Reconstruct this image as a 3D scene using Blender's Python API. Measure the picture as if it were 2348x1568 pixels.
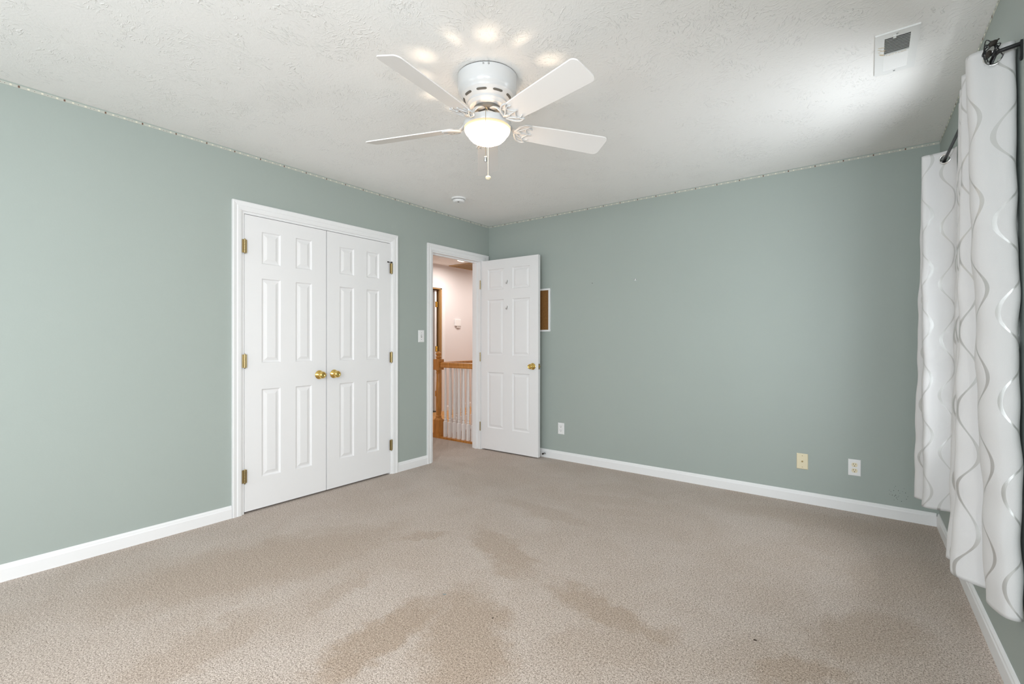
import bpy, bmesh, math, random
from math import pi, sin, cos, radians, hypot
from mathutils import Vector, Matrix, Euler

S = bpy.context.scene
for o in list(bpy.data.objects):
    bpy.data.objects.remove(o, do_unlink=True)
C = S.collection
R = random.Random(7)

# ------------------------------------------------------------------ key dimensions (metres)
H = 2.44            # ceiling height
XL = -3.358         # left wall, room face
XH = -3.473         # left wall, hall face
YB = 4.006          # back wall, room face
XR = 0.356          # right wall at the back corner
TH = 0.01627        # the right wall runs very slightly out of square
YR = -1.35          # rear wall (behind the camera)
XF = -5.685         # far wall of the hall


def RW(lx, ly, z=0.0):
    """point given along / off the right wall (lx<0 is into the room, ly<0 towards the camera)"""
    return Vector((XR + lx * cos(TH) - ly * sin(TH), YB + lx * sin(TH) + ly * cos(TH), z))


# ------------------------------------------------------------------ camera
cd = bpy.data.cameras.new('camera')
cam = bpy.data.objects.new('camera', cd)
C.objects.link(cam)
yaw, pit, rol = 0.648318, -0.00153, 0.001073
F = Vector((-sin(yaw) * cos(pit), cos(yaw) * cos(pit), sin(pit)))
Rt = Vector((cos(yaw), sin(yaw), 0))
Up = Rt.cross(F)
R2 = Rt * cos(rol) + Up * sin(rol)
U2 = -Rt * sin(rol) + Up * cos(rol)
m3 = Matrix((R2, U2, -F)).transposed()
cam.matrix_world = Matrix.Translation((0, 0, 1.16967)) @ m3.to_4x4()
cd.sensor_width = 36.0
cd.sensor_fit = 'HORIZONTAL'
cd.lens = 36.0 * 1080.43 / 2348
cd.clip_start = 0.02
S.camera = cam

# ------------------------------------------------------------------ colour management, world, daylight
S.view_settings.view_transform = 'Standard'
S.view_settings.look = 'None'
S.view_settings.gamma = 1.0
S.view_settings.exposure = 0.08
S.view_settings.use_curve_mapping = False
S.cycles.max_bounces = 12
S.cycles.diffuse_bounces = 7
S.cycles.sample_clamp_indirect = 6.0
S.cycles.caustics_reflective = False
S.cycles.caustics_refractive = False

W = bpy.data.worlds.new('world')
S.world = W
W.use_nodes = True
W.node_tree.nodes['Background'].inputs[0].default_value = (0.80, 0.90, 1.0, 1)
W.node_tree.nodes['Background'].inputs[1].default_value = 1.2


def area(name, loc, direction, sx, sy, power, col, spread=180):
    l = bpy.data.lights.new(name, 'AREA')
    l.shape = 'RECTANGLE'
    l.size, l.size_y = sx, sy
    l.energy = power
    l.color = col
    l.spread = radians(spread)
    o = bpy.data.objects.new(name, l)
    C.objects.link(o)
    o.location = loc
    o.rotation_euler = Vector(direction).to_track_quat('-Z', 'Y').to_euler()
    return o


DAY = (0.91, 0.96, 1.0)
# daylight just outside the panes: one window in the right wall, an added one beside the camera, two in the rear wall
area('daylight_side', RW(0.30, -1.33, 1.33), (-1, 0, 0.0), 0.85, 1.45, 10, DAY)
area('daylight_side_ground', RW(0.26, -1.33, 1.15), (-1, 0, 0.35), 0.80, 1.0, 50, DAY)
area('daylight_added', RW(0.17, -4.62, 1.35), (-1, 0.12, -0.6), 1.00, 1.45, 106, (0.975, 0.985, 1.0))  # added lamp at the unseen window, brightens the left wall
area('daylight_rear_a', (-2.55, YR - 0.17, 1.35), (0, 1, -0.5), 1.10, 1.55, 18, DAY)
area('daylight_rear_b', (-0.65, YR - 0.17, 1.35), (0, 1, -0.35), 1.10, 1.55, 76, (0.85, 0.94, 1.0))


# ------------------------------------------------------------------ materials
def s2l(r, g, b):
    f = lambda c: (c / 255 / 12.92) if c / 255 <= 0.04045 else ((c / 255 + 0.055) / 1.055) ** 2.4
    return (f(r), f(g), f(b), 1)


class NT:
    """small helper for building node trees"""
    def __init__(self, m):
        self.t = m.node_tree
        self.n = m.node_tree.nodes
        self.out = [x for x in self.n if x.type == 'OUTPUT_MATERIAL'][0]
        self.b = [x for x in self.n if x.type == 'BSDF_PRINCIPLED'][0]

    def add(self, kind, **kw):
        n = self.n.new(kind)
        for k, v in kw.items():
            if k.startswith('i_'):
                n.inputs[k[2:].replace('_', ' ')].default_value = v
            else:
                setattr(n, k, v)
        return n

    def link(self, a, b):
        self.t.links.new(a, b)

    def math(self, op, a, b=None, c=None, clamp=False):
        n = self.n.new('ShaderNodeMath')
        n.operation = op
        n.use_clamp = clamp
        for i, v in enumerate((a, b, c)):
            if v is None:
                continue
            if isinstance(v, (int, float)):
                n.inputs[i].default_value = v
            else:
                self.link(v, n.inputs[i])
        return n.outputs[0]

    def coord(self, which='Object'):
        return self.n.new('ShaderNodeTexCoord').outputs[which]

    def noise(self, vec, scale, detail=2.0, rough=0.5, dist=0.0):
        n = self.n.new('ShaderNodeTexNoise')
        n.inputs['Scale'].default_value = scale
        n.inputs['Detail'].default_value = detail
        n.inputs['Roughness'].default_value = rough
        n.inputs['Distortion'].default_value = dist
        self.link(vec, n.inputs['Vector'])
        return n

    def ramp(self, fac, stops):
        n = self.n.new('ShaderNodeValToRGB')
        e = n.color_ramp.elements
        while len(e) < len(stops):
            e.new(0.5)
        for i, (p, c) in enumerate(stops):
            e[i].position = p
            e[i].color = c if len(c) == 4 else (*c, 1)
        self.link(fac, n.inputs[0])
        return n

    def mix(self, fac, a, b, mode='MIX'):
        n = self.n.new('ShaderNodeMix')
        n.data_type = 'RGBA'
        n.blend_type = mode
        for i, v in ((0, fac), (6, a), (7, b)):
            if isinstance(v, (int, float)):
                n.inputs[i].default_value = v
            elif isinstance(v, tuple):
                n.inputs[i].default_value = v if len(v) == 4 else (*v, 1)
            else:
                self.link(v, n.inputs[i])
        return n.outputs[2]

    def bump(self, h, strength, dist, normal=None):
        n = self.n.new('ShaderNodeBump')
        n.inputs['Strength'].default_value = strength
        n.inputs['Distance'].default_value = dist
        self.link(h, n.inputs['Height'])
        if normal is not None:
            self.link(normal, n.inputs['Normal'])
        return n.outputs[0]


def mat(name, col, rough=0.5, metal=0.0, spec=0.5, bump=None, var=None):
    m = bpy.data.materials.new(name)
    m.use_nodes = True
    t = NT(m)
    b = t.b
    b.inputs['Base Color'].default_value = col if len(col) == 4 else (*col, 1)
    b.inputs['Roughness'].default_value = rough
    b.inputs['Metallic'].default_value = metal
    b.inputs['Specular IOR Level'].default_value = spec
    if var:
        sc, amt = var
        nz = t.noise(t.coord(), sc, 3)
        c = col[:3]
        lo = tuple(x * (1 - amt) for x in c)
        hi = tuple(min(1, x * (1 + amt)) for x in c)
        r = t.ramp(nz.outputs['Fac'], [(0.3, lo), (0.7, hi)])
        t.link(r.outputs[0], b.inputs['Base Color'])
    if bump:
        sc, st, d = bump
        nz = t.noise(t.coord(), sc, 3)
        t.link(t.bump(nz.outputs['Fac'], st, d), b.inputs['Normal'])
    return m


WALLC = (0.360, 0.404, 0.378)
M_wall = mat('sage_green_wall_paint', WALLC, 0.55, spec=0.3, bump=(140, 0.10, 0.003), var=(1.3, 0.012))
M_white = mat('white_trim_paint', (0.80, 0.80, 0.805), 0.38, spec=0.4)
M_door = mat('white_door_paint', (0.79, 0.785, 0.79), 0.42, spec=0.4, bump=(220, 0.04, 0.002))
M_brass = mat('polished_brass', (0.83, 0.58, 0.18), 0.16, 1.0)
M_oldbrass = mat('dull_brass', (0.42, 0.33, 0.17), 0.38, 1.0)
M_dark = mat('dark_gap', (0.03, 0.028, 0.026), 0.8)
M_black = mat('black_metal', (0.012, 0.012, 0.013), 0.4, spec=0.4)
M_fan = mat('white_fan_enamel', (0.60, 0.605, 0.61), 0.2, spec=0.5)
M_blade = mat('white_fan_blade', (0.84, 0.815, 0.80), 0.45, spec=0.35)
M_slot = mat('vent_slot_grey', (0.10, 0.095, 0.085), 0.7)
M_plastic = mat('white_plastic', (0.80, 0.80, 0.80), 0.35)
M_ivory = mat('ivory_plastic', (0.74, 0.66, 0.47), 0.4)
M_cream = mat('cream_plastic', (0.78, 0.70, 0.52), 0.4)
M_chrome = mat('brushed_nickel', (0.62, 0.61, 0.60), 0.25, 1.0)
M_vent = mat('white_vent_enamel', (0.80, 0.80, 0.79), 0.4)
M_duct = mat('dark_duct', (0.055, 0.05, 0.045), 0.9)
M_tape = mat('led_strip_tape', (0.50, 0.51, 0.46), 0.35)
M_contact = mat('strip_contact_dark', (0.16, 0.09, 0.06), 0.6)
M_led = mat('led_chip_white', (0.75, 0.72, 0.60), 0.3)
M_stain = mat('ochre_stain', (0.60, 0.49, 0.34), 0.8)
M_hallwall = mat('hall_wall_paint', (0.75, 0.72, 0.72), 0.6, spec=0.3)
M_rail_white = mat('white_baluster_paint', (0.82, 0.80, 0.79), 0.4)
M_grille = mat('tan_grille', (0.45, 0.30, 0.14), 0.5)
M_rubber = mat('dark_rubber', (0.02, 0.014, 0.010), 0.6)
M_steel = mat('steel_wire', (0.5, 0.5, 0.5), 0.3, 1.0)
M_lining = mat('white_curtain_lining', (0.80, 0.80, 0.82), 0.8)
M_crumb = mat('dry_dark_crumb', (0.035, 0.022, 0.012), 0.8)
M_lint = mat('grey_lint', (0.22, 0.24, 0.23), 0.9)
M_jamb_tan = mat('stained_door_jamb', (0.42, 0.25, 0.10), 0.45)


def make_ceiling():
    m = bpy.data.materials.new('stomped_ceiling_plaster')
    m.use_nodes = True
    t = NT(m)
    t.b.inputs['Base Color'].default_value = (0.855, 0.845, 0.83, 1)
    t.b.inputs['Roughness'].default_value = 0.75
    t.b.inputs['Specular IOR Level'].default_value = 0.2
    co = t.coord()
    # stomp-brush texture: every brush print is a patch of short ridges with a direction of its own
    hs = []
    for sc_, seed in ((5.5, 0.0), (7.0, 37.0)):
        sh = t.add('ShaderNodeVectorMath', operation='ADD')
        t.link(co, sh.inputs[0])
        sh.inputs[1].default_value = (seed, seed * 0.7, 0)
        wob = t.noise(sh.outputs[0], 9.0, 2)
        wv = t.add('ShaderNodeVectorMath', operation='SCALE')
        t.link(wob.outputs['Color'], wv.inputs[0])
        wv.inputs['Scale'].default_value = 0.10
        wa = t.add('ShaderNodeVectorMath', operation='ADD')
        t.link(sh.outputs[0], wa.inputs[0])
        t.link(wv.outputs[0], wa.inputs[1])
        vo = t.add('ShaderNodeTexVoronoi', voronoi_dimensions='2D')
        vo.inputs['Scale'].default_value = sc_
        t.link(wa.outputs[0], vo.inputs['Vector'])
        sp = t.add('ShaderNodeSeparateColor')
        t.link(vo.outputs['Color'], sp.inputs[0])
        rot = t.add('ShaderNodeVectorRotate', rotation_type='Z_AXIS')
        t.link(wa.outputs[0], rot.inputs['Vector'])
        t.link(vo.outputs['Position'], rot.inputs['Center'])
        t.link(t.math('MULTIPLY_ADD', sp.outputs[0], 2.2, -1.9), rot.inputs['Angle'])
        mp = t.add('ShaderNodeMapping')
        mp.inputs['Scale'].default_value = (1.0, 0.22, 1.0)
        t.link(rot.outputs[0], mp.inputs['Vector'])
        n1 = t.noise(mp.outputs[0], 105, 2, 0.5, 0.4)
        rg = t.ramp(n1.outputs['Fac'], [(0.56, (0, 0, 0)), (0.68, (1, 1, 1))])
        fade = t.math('SUBTRACT', 1.0, t.math('MULTIPLY', vo.outputs['Distance'], 1.3), clamp=True)
        keep = t.ramp(sp.outputs[1], [(0.2, (0.15, 0.15, 0.15)), (0.7, (1, 1, 1))])
        hs.append(t.math('MULTIPLY', t.math('MULTIPLY', rg.outputs[0], fade), keep.outputs[0]))
    n2 = t.noise(co, 110, 3, 0.6)
    h = t.math('MULTIPLY_ADD', n2.outputs['Fac'], 0.30, t.math('MAXIMUM', hs[0], hs[1]))
    t.link(t.bump(h, 0.60, 0.0045), t.b.inputs['Normal'])
    return m


M_ceil = make_ceiling()

# worn, darker streaks in the carpet pile, and shade painted by the right wall: (x0, y0, x1, y1, half width, strength)
STREAKS = [
    (-1.50, 0.80, -1.56, 1.55, 0.085, 1.0), (-1.50, 1.62, -1.05, 1.12, 0.15, 0.9),
    (-1.94, 2.22, -1.36, 1.92, 0.11, 0.75), (-1.20, 1.93, -0.62, 1.80, 0.085, 0.85),
    (-2.75, 0.62, -2.35, 1.75, 0.27, 0.75), (-2.02, 0.45, -2.06, 0.95, 0.12, 0.6),
    (-2.22, 1.80, -2.06, 2.02, 0.06, 0.7), (-1.90, 1.04, -2.05, 1.50, 0.06, 0.55),
    (-0.10, 2.17, 0.10, 2.55, 0.14, 0.6), (-0.33, 1.82, -0.10, 2.00, 0.08, 0.8),
    (-2.20, 2.72, -1.30, 2.70, 0.09, 0.45), (-2.30, 1.20, -2.40, 2.05, 0.10, 0.6),
    (-1.00, 1.55, -0.60, 1.75, 0.10, 0.5), (-1.62, 1.35, -1.30, 1.30, 0.07, 0.6),
    (-0.85, 3.62, 0.25, 3.72, 0.16, 0.5), (-3.05, 3.40, -2.30, 3.20, 0.22, 0.35),
    (-0.75, 1.32, -0.50, 1.60, 0.06, 0.6), (-1.95, 3.05, -1.10, 3.35, 0.08, 0.35),
    (0.00, 2.70, 0.22, 3.35, 0.16, 0.45),  # shade along the right wall, painted into the pile
]


def make_carpet(name, streaks):
    m = bpy.data.materials.new(name)
    m.use_nodes = True
    t = NT(m)
    co = t.coord()
    # tufts
    nA = t.noise(co, 260, 2, 0.6, 0.6)
    nB = t.noise(co, 130, 2, 0.5)
    tuft = t.math('MULTIPLY_ADD', nB.outputs['Fac'], 0.35, t.math('MULTIPLY', nA.outputs['Fac'], 0.65))
    base = t.ramp(tuft, [(0.36, (0.185, 0.146, 0.117)), (0.50, (0.455, 0.382, 0.328)), (0.63, (0.69, 0.605, 0.545))])
    # broad patches of laid-over pile
    nP = t.noise(co, 2.1, 4, 0.6, 0.4)
    pr = t.ramp(nP.outputs['Fac'], [(0.36, (0, 0, 0)), (0.62, (1, 1, 1))])
    total = t.math('MULTIPLY', pr.outputs[0], 0.38)
    if streaks:
        dn = t.noise(co, 7.0, 4, 0.65)
        sub = t.add('ShaderNodeVectorMath', operation='SUBTRACT')
        t.link(dn.outputs['Color'], sub.inputs[0])
        sub.inputs[1].default_value = (0.5, 0.5, 0.5)
        scl = t.add('ShaderNodeVectorMath', operation='SCALE')
        t.link(sub.outputs[0], scl.inputs[0])
        scl.inputs['Scale'].default_value = 0.36
        addv = t.add('ShaderNodeVectorMath', operation='ADD')
        t.link(co, addv.inputs[0])
        t.link(scl.outputs[0], addv.inputs[1])
        acc = None
        for x0, y0, x1, y1, hw, st in STREAKS:
            cx, cy = (x0 + x1) / 2, (y0 + y1) / 2
            a = math.atan2(y1 - y0, x1 - x0)
            L = hypot(x1 - x0, y1 - y0) / 2 + hw
            mp = t.add('ShaderNodeMapping', vector_type='TEXTURE')
            mp.inputs['Location'].default_value = (cx, cy, 0)
            mp.inputs['Rotation'].default_value = (0, 0, a)
            mp.inputs['Scale'].default_value = (L, hw * 1.35, 1)
            t.link(addv.outputs[0], mp.inputs['Vector'])
            ln = t.add('ShaderNodeVectorMath', operation='LENGTH')
            t.link(mp.outputs[0], ln.inputs[0])
            mr = t.add('ShaderNodeMapRange', interpolation_type='SMOOTHSTEP')
            mr.inputs['From Min'].default_value = 1.25
            mr.inputs['From Max'].default_value = 0.45
            mr.inputs['To Min'].default_value = 0.0
            mr.inputs['To Max'].default_value = st
            t.link(ln.outputs['Value'], mr.inputs['Value'])
            acc = mr.outputs[0] if acc is None else t.math('MAXIMUM', acc, mr.outputs[0])
        total = t.math('MAXIMUM', total, acc)
    col = t.mix(total, base.outputs[0], (0.77, 0.695, 0.61), 'MULTIPLY')
    t.link(col, t.b.inputs['Base Color'])
    t.b.inputs['Roughness'].default_value = 0.95
    t.b.inputs['Specular IOR Level'].default_value = 0.1
    t.b.inputs['Sheen Weight'].default_value = 0.15
    t.b.inputs['Sheen Roughness'].default_value = 0.6
    t.link(t.bump(tuft, 0.5, 0.006), t.b.inputs['Normal'])
    return m


M_carpet = make_carpet('beige_carpet', True)
M_carpet_hall = make_carpet('hall_carpet', False)


def make_wood():
    m = bpy.data.materials.new('honey_oak')
    m.use_nodes = True
    t = NT(m)
    co = t.coord()
    mp = t.add('ShaderNodeMapping')
    mp.inputs['Scale'].default_value = (1, 1, 0.12)
    t.link(co, mp.inputs['Vector'])
    n = t.noise(mp.outputs[0], 45, 4, 0.6, 0.5)
    r = t.ramp(n.outputs['Fac'], [(0.3, (0.36, 0.135, 0.022)), (0.7, (0.60, 0.27, 0.055))])
    t.link(r.outputs[0], t.b.inputs['Base Color'])
    t.b.inputs['Roughness'].default_value = 0.3
    return m


M_wood = make_wood()
M_woodfloor = mat('oak_floor', (0.62, 0.31, 0.09), 0.35, var=(9, 0.15))


def make_cork():
    m = bpy.data.materials.new('cork')
    m.use_nodes = True
    t = NT(m)
    n = t.noise(t.coord(), 130, 4, 0.7)
    r = t.ramp(n.outputs['Fac'], [(0.3, (0.13, 0.055, 0.012)), (0.7, (0.27, 0.125, 0.03))])
    t.link(r.outputs[0], t.b.inputs['Base Color'])
    t.b.inputs['Roughness'].default_value = 0.9
    return m


M_cork = make_cork()


def make_backwall():
    """the same sage paint with a little cluster of dark flecks low down beside the window corner"""
    m = mat('sage_green_wall_paint_flecked', WALLC, 0.55, spec=0.3, bump=(140, 0.10, 0.003))
    t = NT(m)
    co = t.coord()
    mp = t.add('ShaderNodeMapping', vector_type='TEXTURE')
    mp.inputs['Location'].default_value = (0.156, YB, 0.165)
    mp.inputs['Scale'].default_value = (0.050, 1, 0.055)
    t.link(co, mp.inputs['Vector'])
    ln = t.add('ShaderNodeVectorMath', operation='LENGTH')
    t.link(mp.outputs[0], ln.inputs[0])
    ins = t.math('LESS_THAN', ln.outputs['Value'], 1.0)
    v = t.add('ShaderNodeTexVoronoi')
    v.inputs['Scale'].default_value = 95
    t.link(co, v.inputs['Vector'])
    dot = t.math('LESS_THAN', v.outputs['Distance'], 0.20)
    sel = t.noise(co, 60, 1)
    pick = t.math('GREATER_THAN', sel.outputs['Fac'], 0.50)
    f = t.math('MULTIPLY', t.math('MULTIPLY', ins, dot), pick)
    nz = t.noise(co, 1.3, 3)
    base = t.ramp(nz.outputs['Fac'], [(0.3, tuple(x * 0.988 for x in WALLC)), (0.7, tuple(x * 1.012 for x in WALLC))])
    t.link(t.mix(f, base.outputs[0], (0.03, 0.035, 0.03)), t.b.inputs['Base Color'])
    return m


M_backwall = make_backwall()


def make_curtain():
    m = bpy.data.materials.new('grey_curtain_with_satin_ribbons')
    m.use_nodes = True
    t = NT(m)
    uv = t.coord('UV')
    sp = t.add('ShaderNodeSeparateXYZ')
    t.link(uv, sp.inputs[0])
    u, v = sp.outputs[0], sp.outputs[1]
    P, A, s = 0.285, 0.034, 0.098
    masks = []
    for off, ph in ((0.062, -1.28), (0.062 + s, 0.10)):
        wv = t.math('SINE', t.math('MULTIPLY_ADD', v, 2 * pi / P, ph))
        x = t.math('SUBTRACT', t.math('SUBTRACT', u, off), t.math('MULTIPLY', wv, A))
        d = t.math('PINGPONG', t.math('ADD', x, 20 * s), s)
        wid = t.math('MULTIPLY_ADD', t.math('MULTIPLY', wv, wv), 0.0035, 0.0032)
        masks.append(t.math('LESS_THAN', d, wid))
    rib = t.math('MAXIMUM', masks[0], masks[1])
    weave = t.noise(uv, 900, 2)
    wr = t.ramp(weave.outputs['Fac'], [(0.3, (0.58, 0.57, 0.572)), (0.7, (0.65, 0.64, 0.642))])
    t.link(t.mix(rib, wr.outputs[0], (0.50, 0.495, 0.485)), t.b.inputs['Base Color'])
    t.link(t.math('MULTIPLY_ADD', rib, -0.36, 0.72), t.b.inputs['Roughness'])
    t.link(t.math('MULTIPLY', rib, 0.45), t.b.inputs['Metallic'])
    t.b.inputs['Sheen Weight'].default_value = 0.1
    t.link(t.bump(t.math('MULTIPLY_ADD', rib, 0.5, weave.outputs['Fac']), 0.12, 0.002), t.b.inputs['Normal'])
    return m


M_curtain = make_curtain()


def make_bowl():
    m = bpy.data.materials.new('lit_frosted_glass')
    m.use_nodes = True
    t = NT(m)
    sp = t.add('ShaderNodeSeparateXYZ')
    t.link(t.coord('Generated'), sp.inputs[0])
    r = t.ramp(sp.outputs[2], [(0.40, (1.0, 0.69, 0.44)), (0.66, (0.26, 0.185, 0.118)), (0.82, (0.046, 0.032, 0.019)), (1.0, (0.036, 0.021, 0.010))])
    e = t.add('ShaderNodeEmission')
    t.link(r.outputs[0], e.inputs['Color'])
    e.inputs['Strength'].default_value = 26.0
    a = t.add('ShaderNodeAddShader')
    t.b.inputs['Base Color'].default_value = (0.12, 0.11, 0.10, 1)
    t.b.inputs['Roughness'].default_value = 0.3
    t.link(t.b.outputs[0], a.inputs[0])
    t.link(e.outputs[0], a.inputs[1])
    t.link(a.outputs[0], t.out.inputs[0])
    return m


M_bowl = make_bowl()


def make_glow(name, col, st):
    m = bpy.data.materials.new(name)
    m.use_nodes = True
    t = NT(m)
    t.b.inputs['Base Color'].default_value = (0.8, 0.8, 0.8, 1)
    t.b.inputs['Emission Color'].default_value = (*col, 1)
    t.b.inputs['Emission Strength'].default_value = st
    return m


M_hallglow = make_glow('lit_lamp_glass', (1.0, 0.85, 0.68), 6.0)


def make_glass():
    m = bpy.data.materials.new('window_glass')
    m.use_nodes = True
    t = NT(m)
    tr = t.add('ShaderNodeBsdfTransparent')
    gl = t.add('ShaderNodeBsdfGlossy')
    gl.inputs['Roughness'].default_value = 0.02
    mx = t.add('ShaderNodeMixShader')
    mx.inputs[0].default_value = 0.06
    t.link(tr.outputs[0], mx.inputs[1])
    t.link(gl.outputs[0], mx.inputs[2])
    t.link(mx.outputs[0], t.out.inputs[0])
    return m


M_glass = make_glass()


# ------------------------------------------------------------------ mesh helpers
class MB:
    def __init__(self):
        self.v, self.f, self.m, self.uv = [], [], [], None

    def face(self, pts, mi=0):
        k = len(self.v)
        self.v += [tuple(p) for p in pts]
        self.f.append(tuple(range(k, k + len(pts))))
        self.m.append(mi)

    def box(self, lo, hi, mi=0, T=None):
        x0, y0, z0 = lo
        x1, y1, z1 = hi
        P = [(x0, y0, z0), (x1, y0, z0), (x1, y1, z0), (x0, y1, z0), (x0, y0, z1), (x1, y0, z1), (x1, y1, z1), (x0, y1, z1)]
        if T:
            P = [tuple(T(*p)) for p in P]
        k = len(self.v)
        self.v += P
        for q in ((0, 3, 2, 1), (4, 5, 6, 7), (0, 1, 5, 4), (1, 2, 6, 5), (2, 3, 7, 6), (3, 0, 4, 7)):
            self.f.append(tuple(k + i for i in q))
            self.m.append(mi)

    def loops(self, rings, mi=0, closed=True, cap0=False, cap1=False):
        k = len(self.v)
        n = len(rings[0])
        for r in rings:
            self.v += [tuple(p) for p in r]
        for i in range(len(rings) - 1):
            for j in range(n if closed else n - 1):
                a, b = k + i * n + j, k + i * n + (j + 1) % n
                self.f.append((a, b, b + n, a + n))
                self.m.append(mi)
        if cap0:
            self.f.append(tuple(k + j for j in reversed(range(n))))
            self.m.append(mi)
        if cap1:
            kk = k + (len(rings) - 1) * n
            self.f.append(tuple(kk + j for j in range(n)))
            self.m.append(mi)

    def lathe(self, prof, c=(0, 0, 0), axis=(0, 0, 1), n=32, mi=0, cap0=False, cap1=False):
        """prof: list of (radius, height along axis)"""
        a = Vector(axis).normalized()
        u = a.orthogonal().normalized()
        w = a.cross(u)
        c = Vector(c)
        rings = [[c + a * h + (u * cos(2 * pi * j / n) + w * sin(2 * pi * j / n)) * r for j in range(n)] for r, h in prof]
        self.loops(rings, mi, True, cap0, cap1)

    def cyl(self, p0, p1, r, n=16, mi=0):
        d = Vector(p1) - Vector(p0)
        self.lathe([(r, 0), (r, d.length)], p0, d, n, mi, True, True)

    def tube(self, pts, r, n=8, mi=0, flat=None):
        pts = [Vector(p) for p in pts]
        rings = []
        prev = None
        for i, p in enumerate(pts):
            d = (pts[min(i + 1, len(pts) - 1)] - pts[max(i - 1, 0)]).normalized()
            if prev is None:
                u = d.orthogonal().normalized() if flat is None else (Vector(flat) - d * d.dot(Vector(flat))).normalized()
            else:
                u = (prev - d * d.dot(prev)).normalized()
            prev = u
            w = d.cross(u)
            rr = r[i] if isinstance(r, (list, tuple)) else r
            ru, rw = rr if isinstance(rr, (list, tuple)) else (rr, rr)
            rings.append([p + u * ru * cos(2 * pi * j / n) + w * rw * sin(2 * pi * j / n) for j in range(n)])
        self.loops(rings, mi, True, True, True)

    def build(self, name, mats, parent=None, smooth=False, origin=None, bevel=0.0, angle=40):
        if not isinstance(mats, (list, tuple)):
            mats = [mats]
        if origin is None:
            if parent is not None:
                origin = WORLD[parent.name]
            else:
                xs = [p[0] for p in self.v]; ys = [p[1] for p in self.v]; zs = [p[2] for p in self.v]
                origin = ((min(xs) + max(xs)) / 2, (min(ys) + max(ys)) / 2, min(zs))
        ox, oy, oz = origin
        me = bpy.data.meshes.new(name)
        me.from_pydata([(x - ox, y - oy, z - oz) for x, y, z in self.v], [], self.f)
        for mm in mats:
            me.materials.append(mm)
        me.polygons.foreach_set('material_index', self.m)
        bm = bmesh.new()
        bm.from_mesh(me)
        bmesh.ops.remove_doubles(bm, verts=bm.verts, dist=1e-6)
        bmesh.ops.recalc_face_normals(bm, faces=bm.faces)
        bm.to_mesh(me)
        bm.free()
        o = bpy.data.objects.new(name, me)
        C.objects.link(o)
        if parent is not None:
            o.parent = parent
            pw = WORLD[parent.name]
            o.location = (ox - pw[0], oy - pw[1], oz - pw[2])
        else:
            o.location = origin
        WORLD[o.name] = (ox, oy, oz)
        if bevel:
            bv = o.modifiers.new('bevel', 'BEVEL')
            bv.width = bevel
            bv.segments = 2
            bv.limit_method = 'ANGLE'
            bv.angle_limit = radians(35)
        if smooth:
            me.polygons.foreach_set('use_smooth', [True] * len(me.polygons))
            me.set_sharp_from_angle(angle=radians(angle))
        return o


WORLD = {}


def tag(o, label, cat, group=None, kind=None):
    o['label'] = label
    o['category'] = cat
    if group:
        o['group'] = group
    if kind:
        o['kind'] = kind
    return o


def thing(name, loc, label, cat, group=None, kind=None):
    o = bpy.data.objects.new(name, None)
    o.empty_display_size = 0.1
    C.objects.link(o)
    o.location = loc
    WORLD[o.name] = tuple(loc)
    return tag(o, label, cat, group, kind)


def dup(root, loc, label=None, group=None):
    """a copy of a thing with copies of its parts and their sub-parts"""
    r = root.copy()
    C.objects.link(r)
    r.location = loc
    if label:
        r['label'] = label
    if group:
        r['group'] = group
    for ch in list(root.children):
        c = ch.copy()
        C.objects.link(c)
        c.parent = r
        for g in list(ch.children):
            d = g.copy()
            C.objects.link(d)
            d.parent = c
    return r


def grid_wall(us, vs, holes, P, t0, t1):
    """a wall of thickness t0..t1 made of cells; holes are (u0,u1,v0,v1); P(u, v, t) gives the point"""
    mb = MB()
    us, vs = sorted(set(us)), sorted(set(vs))
    nu, nv = len(us) - 1, len(vs) - 1

    def solid(i, j):
        if i < 0 or j < 0 or i >= nu or j >= nv:
            return False
        u, v = (us[i] + us[i + 1]) / 2, (vs[j] + vs[j + 1]) / 2
        return not any(a < u < b and c < v < d for a, b, c, d in holes)
    for i in range(nu):
        for j in range(nv):
            if not solid(i, j):
                continue
            a, b, c, d = us[i], us[i + 1], vs[j], vs[j + 1]
            for t in (t0, t1):
                mb.face([P(a, c, t), P(b, c, t), P(b, d, t), P(a, d, t)])
            if not solid(i - 1, j): mb.face([P(a, c, t0), P(a, d, t0), P(a, d, t1), P(a, c, t1)])
            if not solid(i + 1, j): mb.face([P(b, c, t0), P(b, d, t0), P(b, d, t1), P(b, c, t1)])
            if not solid(i, j - 1): mb.face([P(a, c, t0), P(b, c, t0), P(b, c, t1), P(a, c, t1)])
            if not solid(i, j + 1): mb.face([P(a, d, t0), P(b, d, t0), P(b, d, t1), P(a, d, t1)])
    return mb


def struct(o, label=None, cat=None):
    o['kind'] = 'structure'
    if label:
        o['label'] = label
    if cat:
        o['category'] = cat
    return o


# ------------------------------------------------------------------ room shell
XRR = 0.46
CL0, CL1, CLT = 1.425, 2.670, 2.045        # closet opening
EN0, EN1, ENT = 3.150, 3.880, 2.045        # doorway to the hall
Z0 = (0, 0, 0)

mb = MB(); mb.box((XH, YR - 0.12, -0.15), (XRR + 0.1, YB + 0.12, 0))
struct(mb.build('floor', M_carpet, origin=Z0), 'beige cut-pile carpet with darker worn streaks and painted shade by the right wall', 'floor')
mb = MB(); mb.box((XH, YR - 0.12, H), (XRR + 0.1, YB + 0.12, H + 0.1))
struct(mb.build('ceiling', M_ceil, origin=Z0), 'white stomp-textured plaster ceiling', 'ceiling')

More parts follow.
